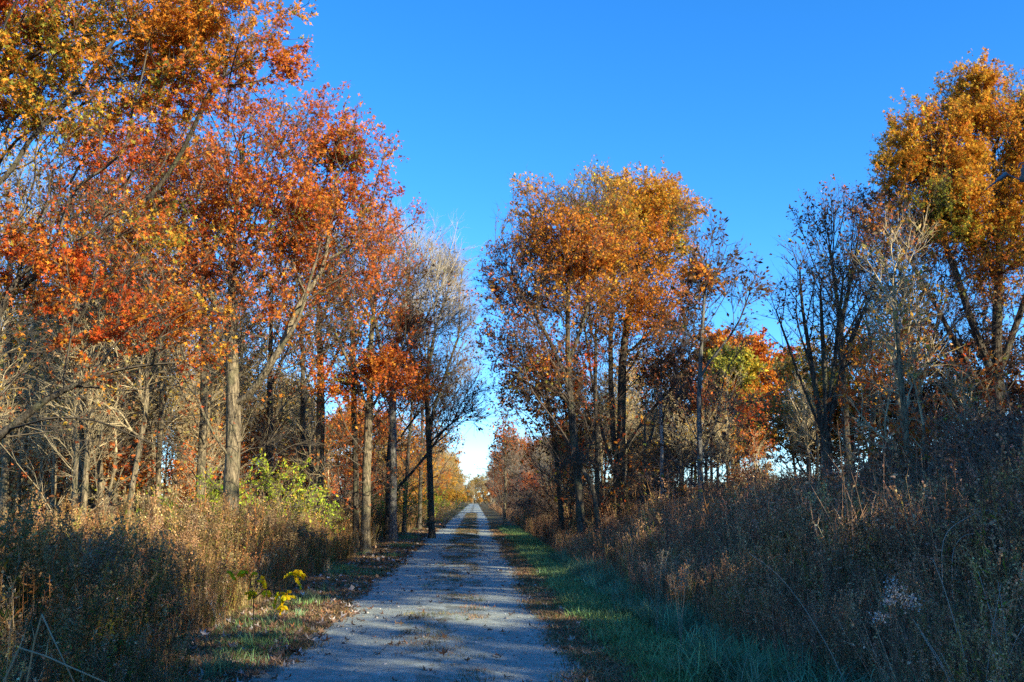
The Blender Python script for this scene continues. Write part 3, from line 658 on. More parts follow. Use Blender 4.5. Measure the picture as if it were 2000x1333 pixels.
VS = {'dark': shrub_meshes(601, 2.8, 1.4, 1.1, 'dark', 420, twig=(.20, .15, .11)), 'brown': shrub_meshes(602, 2.4, 1.3, 1.3, 'brown', 420, twig=(.23, .17, .12)),
      'grey': shrub_meshes(603, 3.2, 1.6, .12, 'brown', 420, 9, twig=(.24, .21, .17)), 'lime': shrub_meshes(604, 2.4, 1.8, .9, 'lime', 230, leaf=.085, per=12, twig=(.2, .17, .1)),
      'tan': shrub_meshes(605, 2.2, 1.3, .8, 'tan', 520, twig=(.2, .16, .11), leaf=.09), 'red': shrub_meshes(606, 1.8, 1.3, 1, 'rust', 420, leaf=.09), 
      'gold': shrub_meshes(607, 2.0, 1.2, 1.6, 'golden', 420, leaf=.11, per=10)}

rngW = np.random.default_rng(21)
placed = []
def scatter(n, xr, yr, mind, rng=rngW, keep=None):
    out = []; tries = 0
    while len(out) < n and tries < n * 60:
        tries += 1
        x = rng.uniform(*xr); y = rng.uniform(*yr)
        if keep and not keep(x, y): continue
        if all((x - a) ** 2 + (y - b) ** 2 > mind ** 2 for a, b in out): out.append((x, y))
    return out
def in_frame(x, y, m=1.15): return -0.49 * y * m - 1 < x < 0.565 * y * m + 1
def put(name, key, x, y, label, cat, group, s=1.0, V=VT):
    put_tree(name, (x, y, gz(x, y) * (abs(x) < 60)), V[key], label, cat, group, rngW.uniform(0, 6.28), s, 'crown' if V is VT else 'foliage')
KIND = {'rust': ("oak", "oak", "rust-leaved tree"), 'orange': ("oak", "oak", "orange-leaved tree"), 'gold': ("golden_tree", "tree", "gold-leaved tree"), 'brown': ("oak", "oak", "brown-leaved tree"),
        'tan': ("tan_tree", "tree", "thin tan-leaved tree"), 'bare': ("bare_tree", "bare tree", "leafless pale tree"), 'bare2': ("bare_tree", "bare tree", "nearly leafless tan tree"),
        'red': ("red_maple", "maple", "small red-leaved tree"), 'dense': ("oak", "oak", "tall orange oak")}
def wood(pts, keys, ws, where, sr=(.85, 1.15)):
    for x, y in pts:
        k = rngW.choice(keys, p=np.array(ws) / sum(ws)); nm, cat, d = KIND[k]
        put(nm, k, x, y, f"{d} {where}", cat, f"{d}s {where}", rngW.uniform(*sr))
# left wood behind the lone trunks
wood(scatter(17, (-26, -9.5), (32, 62), 3.4, keep=in_frame), ['bare2', 'tan', 'bare', 'rust'], [3, 3, 1.5, .5], "in the crowded left wood", (.75, 1.0))
wood(scatter(9, (-15, -7.5), (60, 90), 3.6), ['rust', 'orange', 'tan', 'bare2', 'red'], [2, 2.4, 2, 1.4, 1], "midway along the left row", (.6, .8))
def row(y0, y1, step, lo, hi): return [(rngW.uniform(lo, hi), y + rngW.uniform(-2, 2)) for y in np.arange(y0, y1, step)]
wood(row(74, 130, 5.5, -6.6, -4.9), ['gold', 'tan', 'orange', 'bare2'], [3, 2, 2, .6], "overhanging the far left track edge", (.55, .72))
wood(row(130, 330, 10, -7, -4.6) + row(90, 300, 14, -13, -8), ['gold', 'tan', 'orange', 'bare2'], [3, 2.4, 1, 1], "at the far end of the left row", (.72, .95))
# right wood
wood(scatter(18, (6.5, 22), (44, 80), 3.4, keep=lambda x, y: in_frame(x, y) and x > 4 + (y - 40) * .03 and not .2 < x / y < .34 and x < 15), ['brown', 'bare2', 'tan', 'orange'], [3, 2, 1, 1], "behind the tall right oaks", (.5, .62))
wood(row(64, 120, 6, 4.9, 7.2), ['brown', 'bare2', 'bare', 'rust'], [3, 2, 1.5, 1.5], "along the far right track edge", (.5, .68))
wood(row(120, 330, 10, 4.4, 6.4) + row(84, 300, 12, 8, 13), ['brown', 'bare2', 'bare', 'rust'], [3, 2, 2, 1], "at the far end of the right row", (.66, .85))
wood([(-7, 360), (-2.5, 372), (2, 365), (6, 358), (-12, 365), (11, 370), (-1, 392), (4, 400), (-6, 405)], ['tan'], [1], "closing the far end of the track", (.9, 1.1))
# woods outside the frame on the right and behind, whose shade lies over the track
for k, (x, y) in enumerate([(16.5, 17.5), (18.5, 12.5), (15.5, 8), (18, 3), (16, -3), (20, -8), (17, -14), (22, 8), (26, 17), (25, -2), (24, 22.5), (27, -12), (22, -20), (30, 6), (31, 26), (15, 12.5), (33, 34), (37, 24), (34, 14),
                            (30, -24), (34, -8), (38, 2), (13.5, -9), (15.5, -20), (26, -30), (13, -14.5), (18.5, -26), (12.5, -20), (16, -33), (22, -36), (32, -34), (36, -18), (28, -18), (12, -3)]):
    H = min((11.9 if y > 5 else 13.6) + (x - 15) * .42, 16) * rngW.uniform(.88, 1.02)
    put("oak", 'dense', x, y, "tall orange oak in the wood beyond the right edge", "oak", "tall orange oaks in the wood beyond the right edge", H / 15.5)
# the distant wood that closes the horizon
rf = np.random.default_rng(77); g = Geo(); n = 42000
x = rf.uniform(-420, 420, n); top = 8.5 + 2.2 * np.sin(x * .11) + 1.6 * np.sin(x * .29 + 1) + 1.2 * np.sin(x * .71); z = top * rf.random(n) ** .8; y = 455 + rf.uniform(-14, 14, n)
leaves(g, np.stack([x, y, z], 1), rf.uniform(1.2, 2.6, n), np.clip(np.array([(.24, .18, .11), (.30, .22, .12), (.17, .14, .10), (.26, .25, .12)])[rf.integers(4, size=n)] * np.exp(rf.normal(size=(n, 1)) * .2), 0, .8), rf)
xx = np.arange(-420, 420, 2.2) + rf.uniform(-.8, .8, 382); P0 = np.stack([xx, 450 + rf.uniform(-8, 8, len(xx)), 0 * xx], 1); prisms(g, P0, P0 + np.array([0, 0, 7.0]), .16, .06, (.2, .17, .13))
tag(g.obj("distant_woods", [M_WEED]), kind='stuff', label="pale distant wood along the horizon")
# saplings
for grp, pts, keys in (("thin sunlit saplings in the left wood", scatter(135, (-22, -7.6), (24, 52), .6, keep=in_frame), ['sap1', 'sap2', 'sap3']),
                       ("thin saplings in the right wood", scatter(22, (6.5, 17), (38, 55), 1.2, keep=in_frame) + scatter(8, (8, 16), (19, 31), 1.6, keep=lambda x, y: in_frame(x, y, 1) and x > .40 * y), ['sap1', 'sap2', 'sap3'])):
    for x, y in pts:
        k = keys[rngW.integers(len(keys))]
        put("sapling", k, x, y, {'sap1': "thin tan sapling ", 'sap2': "short sapling with rusty leaves ", 'sap3': "taller bare sapling "}[k] + grp.split("saplings ")[1], "sapling", grp, rngW.uniform(.8, 1.2))
# shrubs: thicket on the right, undergrowth on both sides
def shrubs(pts, keys, ws, where, sr):
    D = {'dark': "dark twiggy shrub", 'brown': "brown-leaved shrub", 'grey': "grey tangled shrub", 'lime': "yellow-green leafy bush", 'tan': "tan-leaved shrub", 'red': "low rust-red shrub", 'gold': "golden bush"}
    for x, y in pts:
        k = rngW.choice(keys, p=np.array(ws) / sum(ws))
        put("shrub" if k != 'lime' else "green_bush", k, x, y, f"{D[k]} {where}", "shrub", f"{D[k]} plants {where}", (sr(x, y) if callable(sr) else 1) * (rngW.uniform(.88, 1.12) if callable(sr) else rngW.uniform(*sr)), VS)
shrubs(scatter(46, (6.2, 17), (15, 32), 1.15, keep=lambda x, y: in_frame(x, y, 1.1) and x > .27 * y + .8), ['dark', 'brown', 'grey'], [3, 2.5, 2], "in the right thicket", lambda x, y: float(np.interp(x / y, [.28, .36, .45, .56], [.65, .75, .95, 1.2])))
shrubs([(x, y) for x, y in scatter(42, (11.5, 21), (-16, 16), 1.5) if x > .565 * y + 3.2], ['brown', 'dark'], [1, 1], "in the wood beyond the right edge", (1.6, 2.1))  # unseen understory added to keep sun off the right-hand weeds
shrubs(scatter(34, (4.6, 16), (31, 46), 1.2, keep=in_frame), ['dark', 'brown', 'tan', 'red'], [3, 3, 1, 1], "under the tall right oaks", (.7, 1.05))
shrubs(scatter(40, (3.6, 7.5), (46, 190), 1.4), ['dark', 'brown', 'red', 'tan'], [3, 3, 1.6, .6], "lining the far right track edge", (.6, 1.0))
shrubs(scatter(34, (-20, -8), (28, 46), 1.3, keep=in_frame), ['dark', 'tan', 'brown'], [1.6, 3, 1.4], "under the left wood", (.4, .7))
shrubs(scatter(36, (-9, -4.6), (46, 190), 1.4), ['tan', 'brown', 'gold', 'dark', 'grey'], [2, 2, 1.4, 1.5, 1.5], "lining the far left track edge", (.55, .95))
for u, v, Y, s, lab in ((402, 930, 25.5, .85, "yellow-green bush left of the forked rust oak's trunk"), (515, 900, 26.5, 1.0, "yellow-green bush right of the forked rust oak's trunk, the largest"),
                        (585, 930, 28.5, .72, "yellow-green bush nearest the double-stemmed oak"), (775, 950, 45, .9, "yellow-green bush between the dark slim trunks"), (868, 960, 58, .8, "yellow-green bush past the slim dark trunks"),
                        (640, 960, 30, .45, "small green bush low by the track's left weeds")):
    x = W(u, 975, Y)[0]; put_tree("green_bush", (x, Y, gz(x, Y)), VS['lime'], lab, "bush", None, rngW.uniform(0, 6), (s, s, s * 1.1), 'foliage')
wood([(x, 348 + abs(x) * .6) for x in (-10, -7.5, -5, -2.8, -.6, 1.6, 4, 6.5, 9)], ['gold', 'tan'], [1, 2], "low across the far end of the track", (.38, .5))
for x, y, k, lab in ((-4.7, 60, 'gold', "golden bush at the left edge of the track"), (-5.2, 330, 'gold', "yellow bush at the far end of the track, left"), (-1.5, 336, 'gold', "yellow bush in the middle of the far end of the track"), (1.6, 333, 'gold', "yellow bush at the far end of the track, right"), (6.2, 100, 'gold', "sunlit orange bush beyond the right weeds")):
    put_tree("golden_bush", (x, y, 0), VS[k], lab, "bush", None, 1.0, 1.0, 'foliage')

# ================================================================ WEEDS, GRASS AND FALLEN LEAVES
rngG = np.random.default_rng(33)
def curve(h, lean, ang, n=5, droop=0.0):
    t = np.linspace(0, 1, n)
    return np.stack([np.cos(ang) * lean * t ** 1.8, np.sin(ang) * lean * t ** 1.8, h * t - droop * t ** 3], 1)
def sticks(g, P, r0, r1, col):
    n = len(P) - 1; rr = np.linspace(r0, r1, n + 1)
    prisms(g, P[:-1], P[1:], rr[:-1], rr[1:], np.tile(col, (n, 1)))
def jit(c, n, rng, s=.25): return np.clip(np.asarray(c) * np.exp(rng.normal(size=(n, 1)) * s) * np.exp(rng.normal(size=(n, 3)) * .07), .004, .8)
def along(P, t): return np.stack([np.interp(t, np.linspace(0, 1, len(P)), P[:, k]) for k in range(3)], 1)
NARROW = (KITE[0] * [0.38, 1, 1], None, KITE[2])
def goldenrod(rng, h=1.3, leafc=(.12, .085, .045), plume=(.19, .145, .10), stemc=(.15, .10, .06), green=0.0, nl=26):
    """upright stems, narrow dead leaves hanging against them, a small plume gone to seed on top"""
    g = Geo()
    for s in range(rng.integers(3, 6)):
        hh = h * rng.uniform(.7, 1.12); P = curve(hh, rng.uniform(.02, .16), rng.uniform(0, 6.28)); P[:, :2] += rng.normal(size=2) * .08
        sticks(g, P, .005, .0025, np.asarray(stemc) * rng.uniform(.7, 1.7))
        t = rng.uniform(.15, .9, nl); c = jit(leafc, nl, rng, .35); gm = rng.random(nl) < green; c[gm] = jit((.13, .17, .035), gm.sum(), rng)
        leaves(g, along(P, t), rng.uniform(.04, .10, nl), c, rng, NARROW, spread=.35, D=np.stack([rng.normal(size=nl) * .45, rng.normal(size=nl) * .45, rng.choice([-.7, .5], size=nl)], 1))
        m = 7; O = along(P, rng.uniform(.82, 1, m)); D = unit(rng.normal(size=(m, 3)) * [.6, .6, .3] + [0, 0, .8]); L = rng.uniform(.05, .15, m)
        cones(g, O, D, L, np.full(m, .002), stemc)
        f = np.repeat(np.arange(m), 5); Pp = O[f] + D[f] * (L[f] * rng.uniform(.1, 1.1, len(f)))[:, None]
        leaves(g, Pp, rng.uniform(.014, .034, len(f)), jit(plume, len(f), rng), rng, (KITE[0] * [1.3, 1, 1], None, KITE[2]), D=np.array([0, 0, .5]))
    return g.arrays()
def aster(rng, h=1.0, c=(.10, .065, .05), tipc=(.22, .18, .14)):
    """fine stems that fork upwards and end in small dry heads"""
    g = Geo()
    for s in range(rng.integers(3, 6)):
        P = curve(h * rng.uniform(.7, 1.1), rng.uniform(.03, .25), rng.uniform(0, 6.28)); P[:, :2] += rng.normal(size=2) * .09; sticks(g, P, .0045, .002, np.asarray(c) * rng.uniform(.8, 1.6))
        m = 9; O = along(P, rng.uniform(.35, .95, m)); D = unit(rng.normal(size=(m, 3)) * .45 + [0, 0, 1]); L = rng.uniform(.12, .32, m); cones(g, O, D, L, np.full(m, .0024), c)
        f = np.repeat(np.arange(m), 3); O2 = O[f] + D[f] * (L[f] * rng.uniform(.4, .9, len(f)))[:, None]; D2 = unit(D[f] + rng.normal(size=(len(f), 3)) * .5); cones(g, O2, D2, L[f] * .35, np.full(len(f), .0015), c)
        Pp = O2 + D2 * L[f][:, None] * .35; col = jit(c, len(f), rng, .3); w = rng.random(len(f)) < .4; col[w] = jit(tipc, w.sum(), rng); leaves(g, Pp, rng.uniform(.015, .032, len(f)), col, rng)
        n = 12; leaves(g, along(P, rng.uniform(.1, .8, n)), rng.uniform(.03, .07, n), jit(c, n, rng, .3), rng, NARROW, D=np.array([0, 0, -.5]))
    return g.arrays()
def stalks(rng, h=1.2, c=(.36, .29, .20), n=7):
    g = Geo()
    for s in range(n):
        P = curve(h * rng.uniform(.5, 1.1), rng.uniform(.05, .45), rng.uniform(0, 6.28)); P[:, :2] += rng.normal(size=2) * .09
        sticks(g, P, .0042, .0018, np.asarray(c) * rng.uniform(.5, 1.2))
        m = 3; O = P[rng.integers(2, 5, m)]; cones(g, O, unit(rng.normal(size=(m, 3)) * .5 + [0, 0, 1.2]), rng.uniform(.1, .3, m), np.full(m, .002), c)
        leaves(g, O, rng.uniform(.02, .05, m), jit(c, m, rng), rng)
    return g.arrays()
def blades(rng, n=26, h=.35, w=.006, c=(.09, .14, .05), rad=.07, lean=.22, js=.25):
    g = Geo(); a = rng.uniform(0, 6.28, n); L = rng.uniform(.5, 1.15, n) * h; ln = rng.uniform(.2, 1.2, n) * lean
    t = np.array([0, .4, .75, 1.0]); base = rng.normal(size=(n, 2)) * rad
    d = np.stack([np.cos(a), np.sin(a)], 1); sd_ = np.stack([-np.sin(a), np.cos(a)], 1)
    X = base[:, None] + d[:, None] * (ln[:, None] * t[None] ** 2)[..., None]
    Z = L[:, None] * (t[None] - .25 * (ln / lean)[:, None] * t[None] ** 3)
    ww = w * np.array([1, .85, .5, .04])
    Lf = np.concatenate([X - sd_[:, None] * ww[None, :, None], Z[..., None]], -1); Rt = np.concatenate([X + sd_[:, None] * ww[None, :, None], Z[..., None]], -1)
    V = np.concatenate([Lf, Rt], 1); q = np.array([[0, 4, 5, 1], [1, 5, 6, 2], [2, 6, 7, 3]])
    g.add(V, (q[None] + (np.arange(n) * 8)[:, None, None]).reshape(-1, 4), None, np.repeat(jit(c, n, rng, js), 8, 0))
    return g.arrays()
def strew(g, temps, P, S, rng, tint=.2, leanmax=.12, which=None):
    """merge many turned, scaled and tinted copies of a few plants"""
    which = rng.integers(len(temps), size=len(P)) if which is None else which
    for i, (V, C, Q, T) in enumerate(temps):
        k = np.where(which == i)[0]
        if not len(k): continue
        a = rng.uniform(0, 6.28, len(k)); ca, sa = np.cos(a)[:, None], np.sin(a)[:, None]; s = S[k][:, None]
        x = (V[None, :, 0] * ca - V[None, :, 1] * sa) * s; y = (V[None, :, 0] * sa + V[None, :, 1] * ca) * s; z = V[None, :, 2] * s
        lx, ly = rng.normal(size=(2, len(k), 1)) * leanmax
        o = P[k]; VV = np.stack([o[:, 0:1] + x + z * lx, o[:, 1:2] + y + z * ly, o[:, 2:3] + z], -1)
        CC = np.clip(C[None] * np.exp(rng.normal(size=(len(k), 1, 1)) * tint) * np.exp(rng.normal(size=(len(k), 1, 3)) * .06), .003, .85)
        off = (np.arange(len(k)) * len(V))[:, None, None]
        g.add(VV, (Q[None] + off).reshape(-1, 4) if len(Q) else None, (T[None] + off).reshape(-1, 3) if len(T) else None, CC.reshape(-1, 3))
def patchy(x, y, f, seed):
    r = np.random.default_rng(seed); v = 0
    for k in range(4): a, b, c = r.normal(size=2) * f, None, r.uniform(0, 6.28); v = v + np.sin(x * a[0] + y * a[1] * .6 + c)
    return v / 2.2
def field(n, xr, yr, rng, edge, clump=None):
    x = rng.uniform(*xr, n); y = rng.uniform(*yr, n); m = edge(x, y) & (x > -.49 * 1.18 * y - 1.2) & (x < .565 * 1.18 * y + 1.2)
    x, y = x[m], y[m]; return np.stack([x, y, gz(x, y) - .01], 1)
def ledge(x, y): return x < -2.4 - .17 * np.clip(y - 8, 0, 6.5) - .5 * np.exp(-((y - 12) / 1.8) ** 2) - .15 * np.sin(y * 1.3) - .1 * np.sin(y * 3.1) - .5 * np.exp(-((y - 42) / 8) ** 2)
def redge(x, y): return x > 2.85 + .12 * np.sin(y * 1.1) + .1 * np.sin(y * 2.7) - .025 * np.clip(y - 9, 0, 24)
r_ = rngG
TL = [goldenrod(r_, 1.25, (.17, .125, .055), (.24, .18, .11), (.22, .15, .08), green=.25), goldenrod(r_, 1.2, (.18, .155, .05), (.22, .18, .10), (.18, .15, .07), green=.55), goldenrod(r_, 1.3, (.13, .09, .055), (.21, .165, .12), (.17, .12, .07)),
      goldenrod(r_, 1.15, (.24, .15, .05), (.26, .19, .11), (.24, .16, .08)), aster(r_, 1.0, (.15, .10, .065), (.27, .22, .16)), goldenrod(r_, 1.1, (.13, .15, .045), (.2, .17, .1), (.15, .14, .06), green=.8), stalks(r_, 1.1), stalks(r_, 1.0, (.34, .30, .23)),
      goldenrod(r_, 1.3, (.28, .14, .045), (.34, .21, .09), (.28, .14, .06)), blades(r_, 40, .8, .006, (.30, .24, .15), .1, .4)]
TR = [goldenrod(r_, 1.35, (.13, .095, .06), (.21, .17, .135), (.17, .125, .08)), goldenrod(r_, 1.3, (.16, .105, .06), (.22, .175, .13), (.2, .14, .08)), aster(r_, 1.15, (.115, .085, .065), (.23, .195, .155)), goldenrod(r_, 1.25, (.11, .08, .055), (.17, .14, .115)),
      aster(r_, 1.2, (.11, .085, .07), (.25, .21, .17)), stalks(r_, 1.4, (.31, .26, .19)), stalks(r_, 1.2, (.25, .21, .17)), goldenrod(r_, 1.3, (.16, .14, .055), (.24, .2, .13), (.18, .15, .08), green=.4), blades(r_, 40, .8, .005, (.24, .19, .13), .1, .4)]
for T_, K_ in ((TL, [1.38, 1.16, .88]), (TR, [1.85, 1.34, .98])):
    for k_, (V_, C_, Q_, T3_) in enumerate(T_):            # straw and russet stems; extra warmth and brightness in the colour offset blue shade
        T_[k_] = (V_, np.clip(C_ * np.array(K_, np.float32), .004, .8), Q_, T3_)
def weeds(name, temps, parts, label, seed, hscale):
    rng = np.random.default_rng(seed); g = Geo()
    for n, xr, yr, edge in parts:
        P = field(n, xr, yr, rng, edge); S = hscale(P) * rng.uniform(.72, 1.15, len(P)) * np.where(rng.random(len(P)) < .06, 1.35, 1)
        w = np.floor((patchy(P[:, 0], P[:, 1], 1.1, seed) * .5 + .5) * len(temps) + rng.normal(size=len(P)) * 2.0).astype(int) % len(temps)
        strew(g, temps, P, S, rng, .25, .13, w)
    return tag(g.obj(name, [M_WEED]), kind='stuff', label=label)
weeds("dry_weeds", TL, [(3600, (-9.5, -2.3), (4, 17), ledge), (3600, (-13.5, -2.5), (17, 30), ledge), (2600, (-8, -2.8), (30, 70), ledge), (1400, (-7.5, -3.2), (70, 200), ledge)],
      "tall brown and olive goldenrod gone to seed left of the track", 41, lambda P: (.42 + .62 * np.clip((-P[:, 0] - 2.5 - .1 * np.clip(P[:, 1] - 8, 0, 7)) / 1.5, 0, 1)) * (1 + .13 * patchy(P[:, 0] * 1.6, P[:, 1], 1.2, 91)))
weeds("dark_weeds", TR, [(4600, (2.5, 9.5), (4, 17), redge), (4600, (2.5, 15), (17, 32), redge), (3200, (2.6, 9), (32, 75), redge), (1400, (2.6, 6.5), (75, 200), redge)],
      "tall dark dead weeds right of the track", 42, lambda P: (.50 + .60 * np.clip((P[:, 0] - 2.6) / 2.6, 0, 1) + .25 * np.clip((P[:, 0] - 5.5) / 3, 0, 1)) * (1 + .14 * patchy(P[:, 0] * 1.6, P[:, 1], 1.2, 92)))
# grass: dark green band and long tufts on the right verge, brown mat at the road edge, patches between the wheel tracks
GR = [blades(r_, 30, .11, .0045, (.18, .28, .09), .09, .08), blades(r_, 30, .08, .0045, (.21, .31, .09), .10, .07), blades(r_, 26, .15, .005, (.16, .26, .10), .08, .12)]
GL = [blades(r_, 60, .48, .0055, (.14, .25, .12), .09, .42), blades(r_, 50, .40, .005, (.18, .28, .15), .08, .38), blades(r_, 50, .36, .005, (.15, .2, .11), .08, .3)]
GB = [blades(r_, 30, .055, .0045, (.32, .20, .10), .10, .10), blades(r_, 30, .045, .005, (.23, .15, .08), .10, .10), blades(r_, 26, .06, .004, (.13, .13, .05), .10, .08), blades(r_, 26, .05, .0045, (.40, .26, .13), .1, .1)]
rng = np.random.default_rng(51); g = Geo()
def band(n, lo, hi, yr, p=1.6):
    y = yr[0] + (yr[1] - yr[0]) * rng.random(n) ** p; t = rng.random(n); x = lo(y) + (hi(y) - lo(y)) * t
    return np.stack([x, y, gz(x, y) - .004], 1)
re_ = lambda y: road_edges(y)[1]; le_ = lambda y: road_edges(y)[0]
P = band(5600, lambda y: re_(y) + .5, lambda y: 2.45 + 0 * y, (6, 60)); P = P[patchy(P[:, 0] * 1.2, P[:, 1], 1.5, 15) + rng.normal(size=len(P)) * .4 > -.75]; strew(g, GR, P, rng.uniform(.7, 1.4, len(P)), rng, .25)
P = band(1500, lambda y: re_(y) + .5, lambda y: 3.2 + 0 * y, (6, 50)); strew(g, GB, P, rng.uniform(.8, 1.8, len(P)), rng, .3); P = band(520, lambda y: 2.2 + 0 * y, lambda y: 3.35 - .03 * np.clip(y - 9, 0, 20), (6.5, 28), 1.3); strew(g, GL, P, rng.uniform(.45, 1.0, len(P)), rng, .25, .2)
P = band(60, lambda y: 2.0 + 0 * y, lambda y: 3.4 + 0 * y, (6.6, 9.8), 1); strew(g, GL, P, rng.uniform(.9, 1.3, len(P)), rng, .2, .25)
P = band(3000, lambda y: -3.6 + 0 * y, lambda y: le_(y) - .25, (5, 60)); P = P[patchy(P[:, 0] * 1.5, P[:, 1], 1.3, 5) + rng.normal(size=len(P)) * .3 > .75]; strew(g, GR, P, rng.uniform(.5, 1.2, len(P)), rng, .3)
P = band(50, lambda y: -3.0 + 0 * y, lambda y: -2.4 + 0 * y, (5, 26)); strew(g, GL, P, rng.uniform(.3, .7, len(P)), rng, .3, .2)
tag(g.obj("green_grass", [M_WEED]), kind='stuff', label="blue-green grass along both verges")
g = Geo()
P = band(6200, lambda y: re_(y) - .02, lambda y: re_(y) + .85, (5, 70)); P[:, 0] += rng.normal(size=len(P)) * .05; strew(g, GB, P, rng.uniform(.7, 1.6, len(P)), rng, .3)
P = band(4200, lambda y: le_(y) - 1.7, lambda y: le_(y) + .03, (5, 80)); strew(g, GB, P, rng.uniform(.6, 1.5, len(P)), rng, .3)
P = band(9000, lambda y: -.95 + 0 * y, lambda y: 0.1 + 0 * y, (5, 120), 1.3)
k = (patchy(P[:, 0] * 2.2, P[:, 1], 1.6, 8) + rng.normal(size=len(P)) * .8) > 1.3 - .8 * np.clip((P[:, 1] - 20) / 30, 0, 1) - .35; P = P[k]; P[:, 2] += .03
strew(g, GB, P, rng.uniform(.35, .8, len(P)) * (1 + np.clip(P[:, 1] / 60, 0, .6)), rng, .3, which=rng.choice([1, 2, 2, 0], size=len(P)))
tag(g.obj("dry_grass", [M_WEED]), kind='stuff', label="low brown dead grass at the road edges and between the wheel tracks")
# fallen leaves
g = Geo()
def fallen(P, size, cols, lift=.012):
    n = len(P); P = P.copy(); P[:, 2] += lift; c = np.array([cols[i] for i in rng.integers(len(cols), size=n)]) * np.exp(rng.normal(size=(n, 1)) * .25)
    D = unit(np.stack([rng.normal(size=n), rng.normal(size=n), rng.normal(size=n) * .18 + .28], 1))
    sh = (OAK[0] * [1.2, 1, 2.2], OAK[1], None); near = P[:, 1] < 18
    for m, shp in ((near, sh), (~near, (KITE[0] * [1.3, 1, 1.6], None, KITE[2]))):
        leaves(g, P[m], size * rng.uniform(.6, 1.3, m.sum()), np.clip(c[m], .01, .8), rng, shp, D=D[m] * 4, spread=.25, up=2.5)
LC = [(.20, .12, .07), (.30, .19, .11), (.13, .07, .04), (.42, .36, .30), (.30, .12, .05), (.24, .15, .09)]
fallen(band(5200, lambda y: -3.5 + 0 * y, lambda y: le_(y) + .15, (5, 70)), .115, LC + [(.5, .46, .42)])
fallen(band(2200, lambda y: re_(y) - .1, lambda y: re_(y) + .9, (5, 50)), .085, LC); fallen(band(2600, lambda y: re_(y) - .1, lambda y: 3.0 + 0 * y, (5, 60)), .10, LC)
P = band(650, lambda y: le_(y) + .1, lambda y: re_(y) - .1, (5, 80), 1.2); P[:, 2] += .03; fallen(P, .10, [(.12, .07, .04), (.20, .10, .05), (.08, .05, .035), (.2, .14, .09)])
fallen(band(900, lambda y: -5.5 + 0 * y, lambda y: -2.8 + 0 * y, (44, 110), 1), .2, [(.45, .2, .06), (.35, .16, .06), (.3, .2, .1)])
tag(g.obj("fallen_leaves", [M_WEED]), kind='stuff', label="fallen oak leaves strewn over the verges and track")
g = Geo(); n = 3600
P = band(n, lambda y: le_(y) + .02, lambda y: re_(y) - .02, (5, 45), 1.8); P[:, 2] += .03; s = rng.uniform(.004, .013, n) * (1 + (rng.random(n) < .06) * 1.6)
o8 = np.array([[1, 0, 0], [0, 1, 0], [-1, 0, 0], [0, -1, 0], [0, 0, .7], [0, 0, -.7]]); t8 = np.array([[0, 1, 4], [1, 2, 4], [2, 3, 4], [3, 0, 4], [1, 0, 5], [2, 1, 5], [3, 2, 5], [0, 3, 5]])
V = P[:, None] + o8[None] * s[:, None, None] * rng.uniform(.7, 1.3, (n, 6, 1)); c = np.array([.26, .25, .235]) * np.exp(rng.normal(size=(n, 1)) * .5)
g.add(V, None, (t8[None] + (np.arange(n) * 6)[:, None, None]).reshape(-1, 3), np.repeat(np.clip(c, .02, .6), 6, 0))
tag(g.obj("gravel", [M_TWIG]), kind='stuff', label="loose gravel scattered over the track")

# ================================================================ SINGLE PLANTS AND THINGS
def plant(name, loc, label, cat): return empty(name, loc, 0, label, cat)
# yellow-leaved locust seedling
rng = np.random.default_rng(61); Y = 11.8; b = W(497, 1205, Y); b[2] = float(gz(b[0], Y)); b[1] -= 0; rt_ = plant("yellow_leaved_seedling", b, "small seedling with bright yellow feathery leaves by the left verge", "seedling")
gs, gl = Geo(), Geo()
def pw(u, v, dy=0): return W(u, v, Y + dy) - b
tips = [(470, 1117, .1), (458, 1124, .2), (500, 1113, 0), (513, 1120, -.1), (507, 1128, -.15), (520, 1150, -.1), (497, 1152, 0), (538, 1158, -.3), (560, 1118, -.2), (575, 1114, -.2), (590, 1122, -.1), (588, 1142, -.2), (596, 1118, -.1), (566, 1148, -.4), (552, 1165, -.4), (556, 1182, -.4), (560, 1162, -.5), (536, 1178, -.3), (548, 1190, -.4), (492, 1160, .1)]
main = [np.array([0, 0, 0.0]), pw(495, 1165), pw(488, 1130), pw(480, 1118)]; br = [pw(495, 1170), pw(520, 1150, -.1), pw(545, 1138, -.2), pw(570, 1120, -.2)]; b2 = [pw(520, 1150, -.1), pw(545, 1155, -.3), pw(553, 1172, -.4)]
for q in (main, br, b2): tube(gs, q, np.linspace(.008, .003, len(q)), (.06, .045, .03), 5)
nodesY = np.array(main + br + b2)
for t in tips:
    e = pw(*t); j = np.argmin(np.linalg.norm(nodesY[1:] - e, axis=1)) + 1; s = nodesY[j] if np.linalg.norm(nodesY[j] - e) < .22 else e + np.array([-.1, 0, .05])
    if np.linalg.norm(e - s) < .09: s = e - unit(np.array([rng.normal(), rng.normal() * .4, .2])) * .16
    mid = (s + e) / 2 + np.array([0, 0, .05]); T = np.linspace(0, 1, 12)[:, None]; C = (1 - T) ** 2 * s + 2 * T * (1 - T) * mid + T ** 2 * (e + np.array([0, 0, -.03]))
    sticks(gl, C, .0025, .001, (.35, .28, .06)); d = unit(np.gradient(C, axis=0)); sid = unit(np.cross(d, [0, 0, 1.0]))
    for sg in (-1, 1):
        o = C[1:]; D = unit(sid[1:] * sg + d[1:] * .35 + np.array([0, 0, -.55]))
        leaves(gl, o, rng.uniform(.05, .07, len(o)), jit((.95, .56, .01), len(o), rng, .15), rng, (KITE[0] * [1.15, 1, 1], None, KITE[2]), D=D * 6, spread=.5)
gs.obj("stem", [M_TWIG], rt_); gl.obj("leaves", [M_LEAF], rt_)
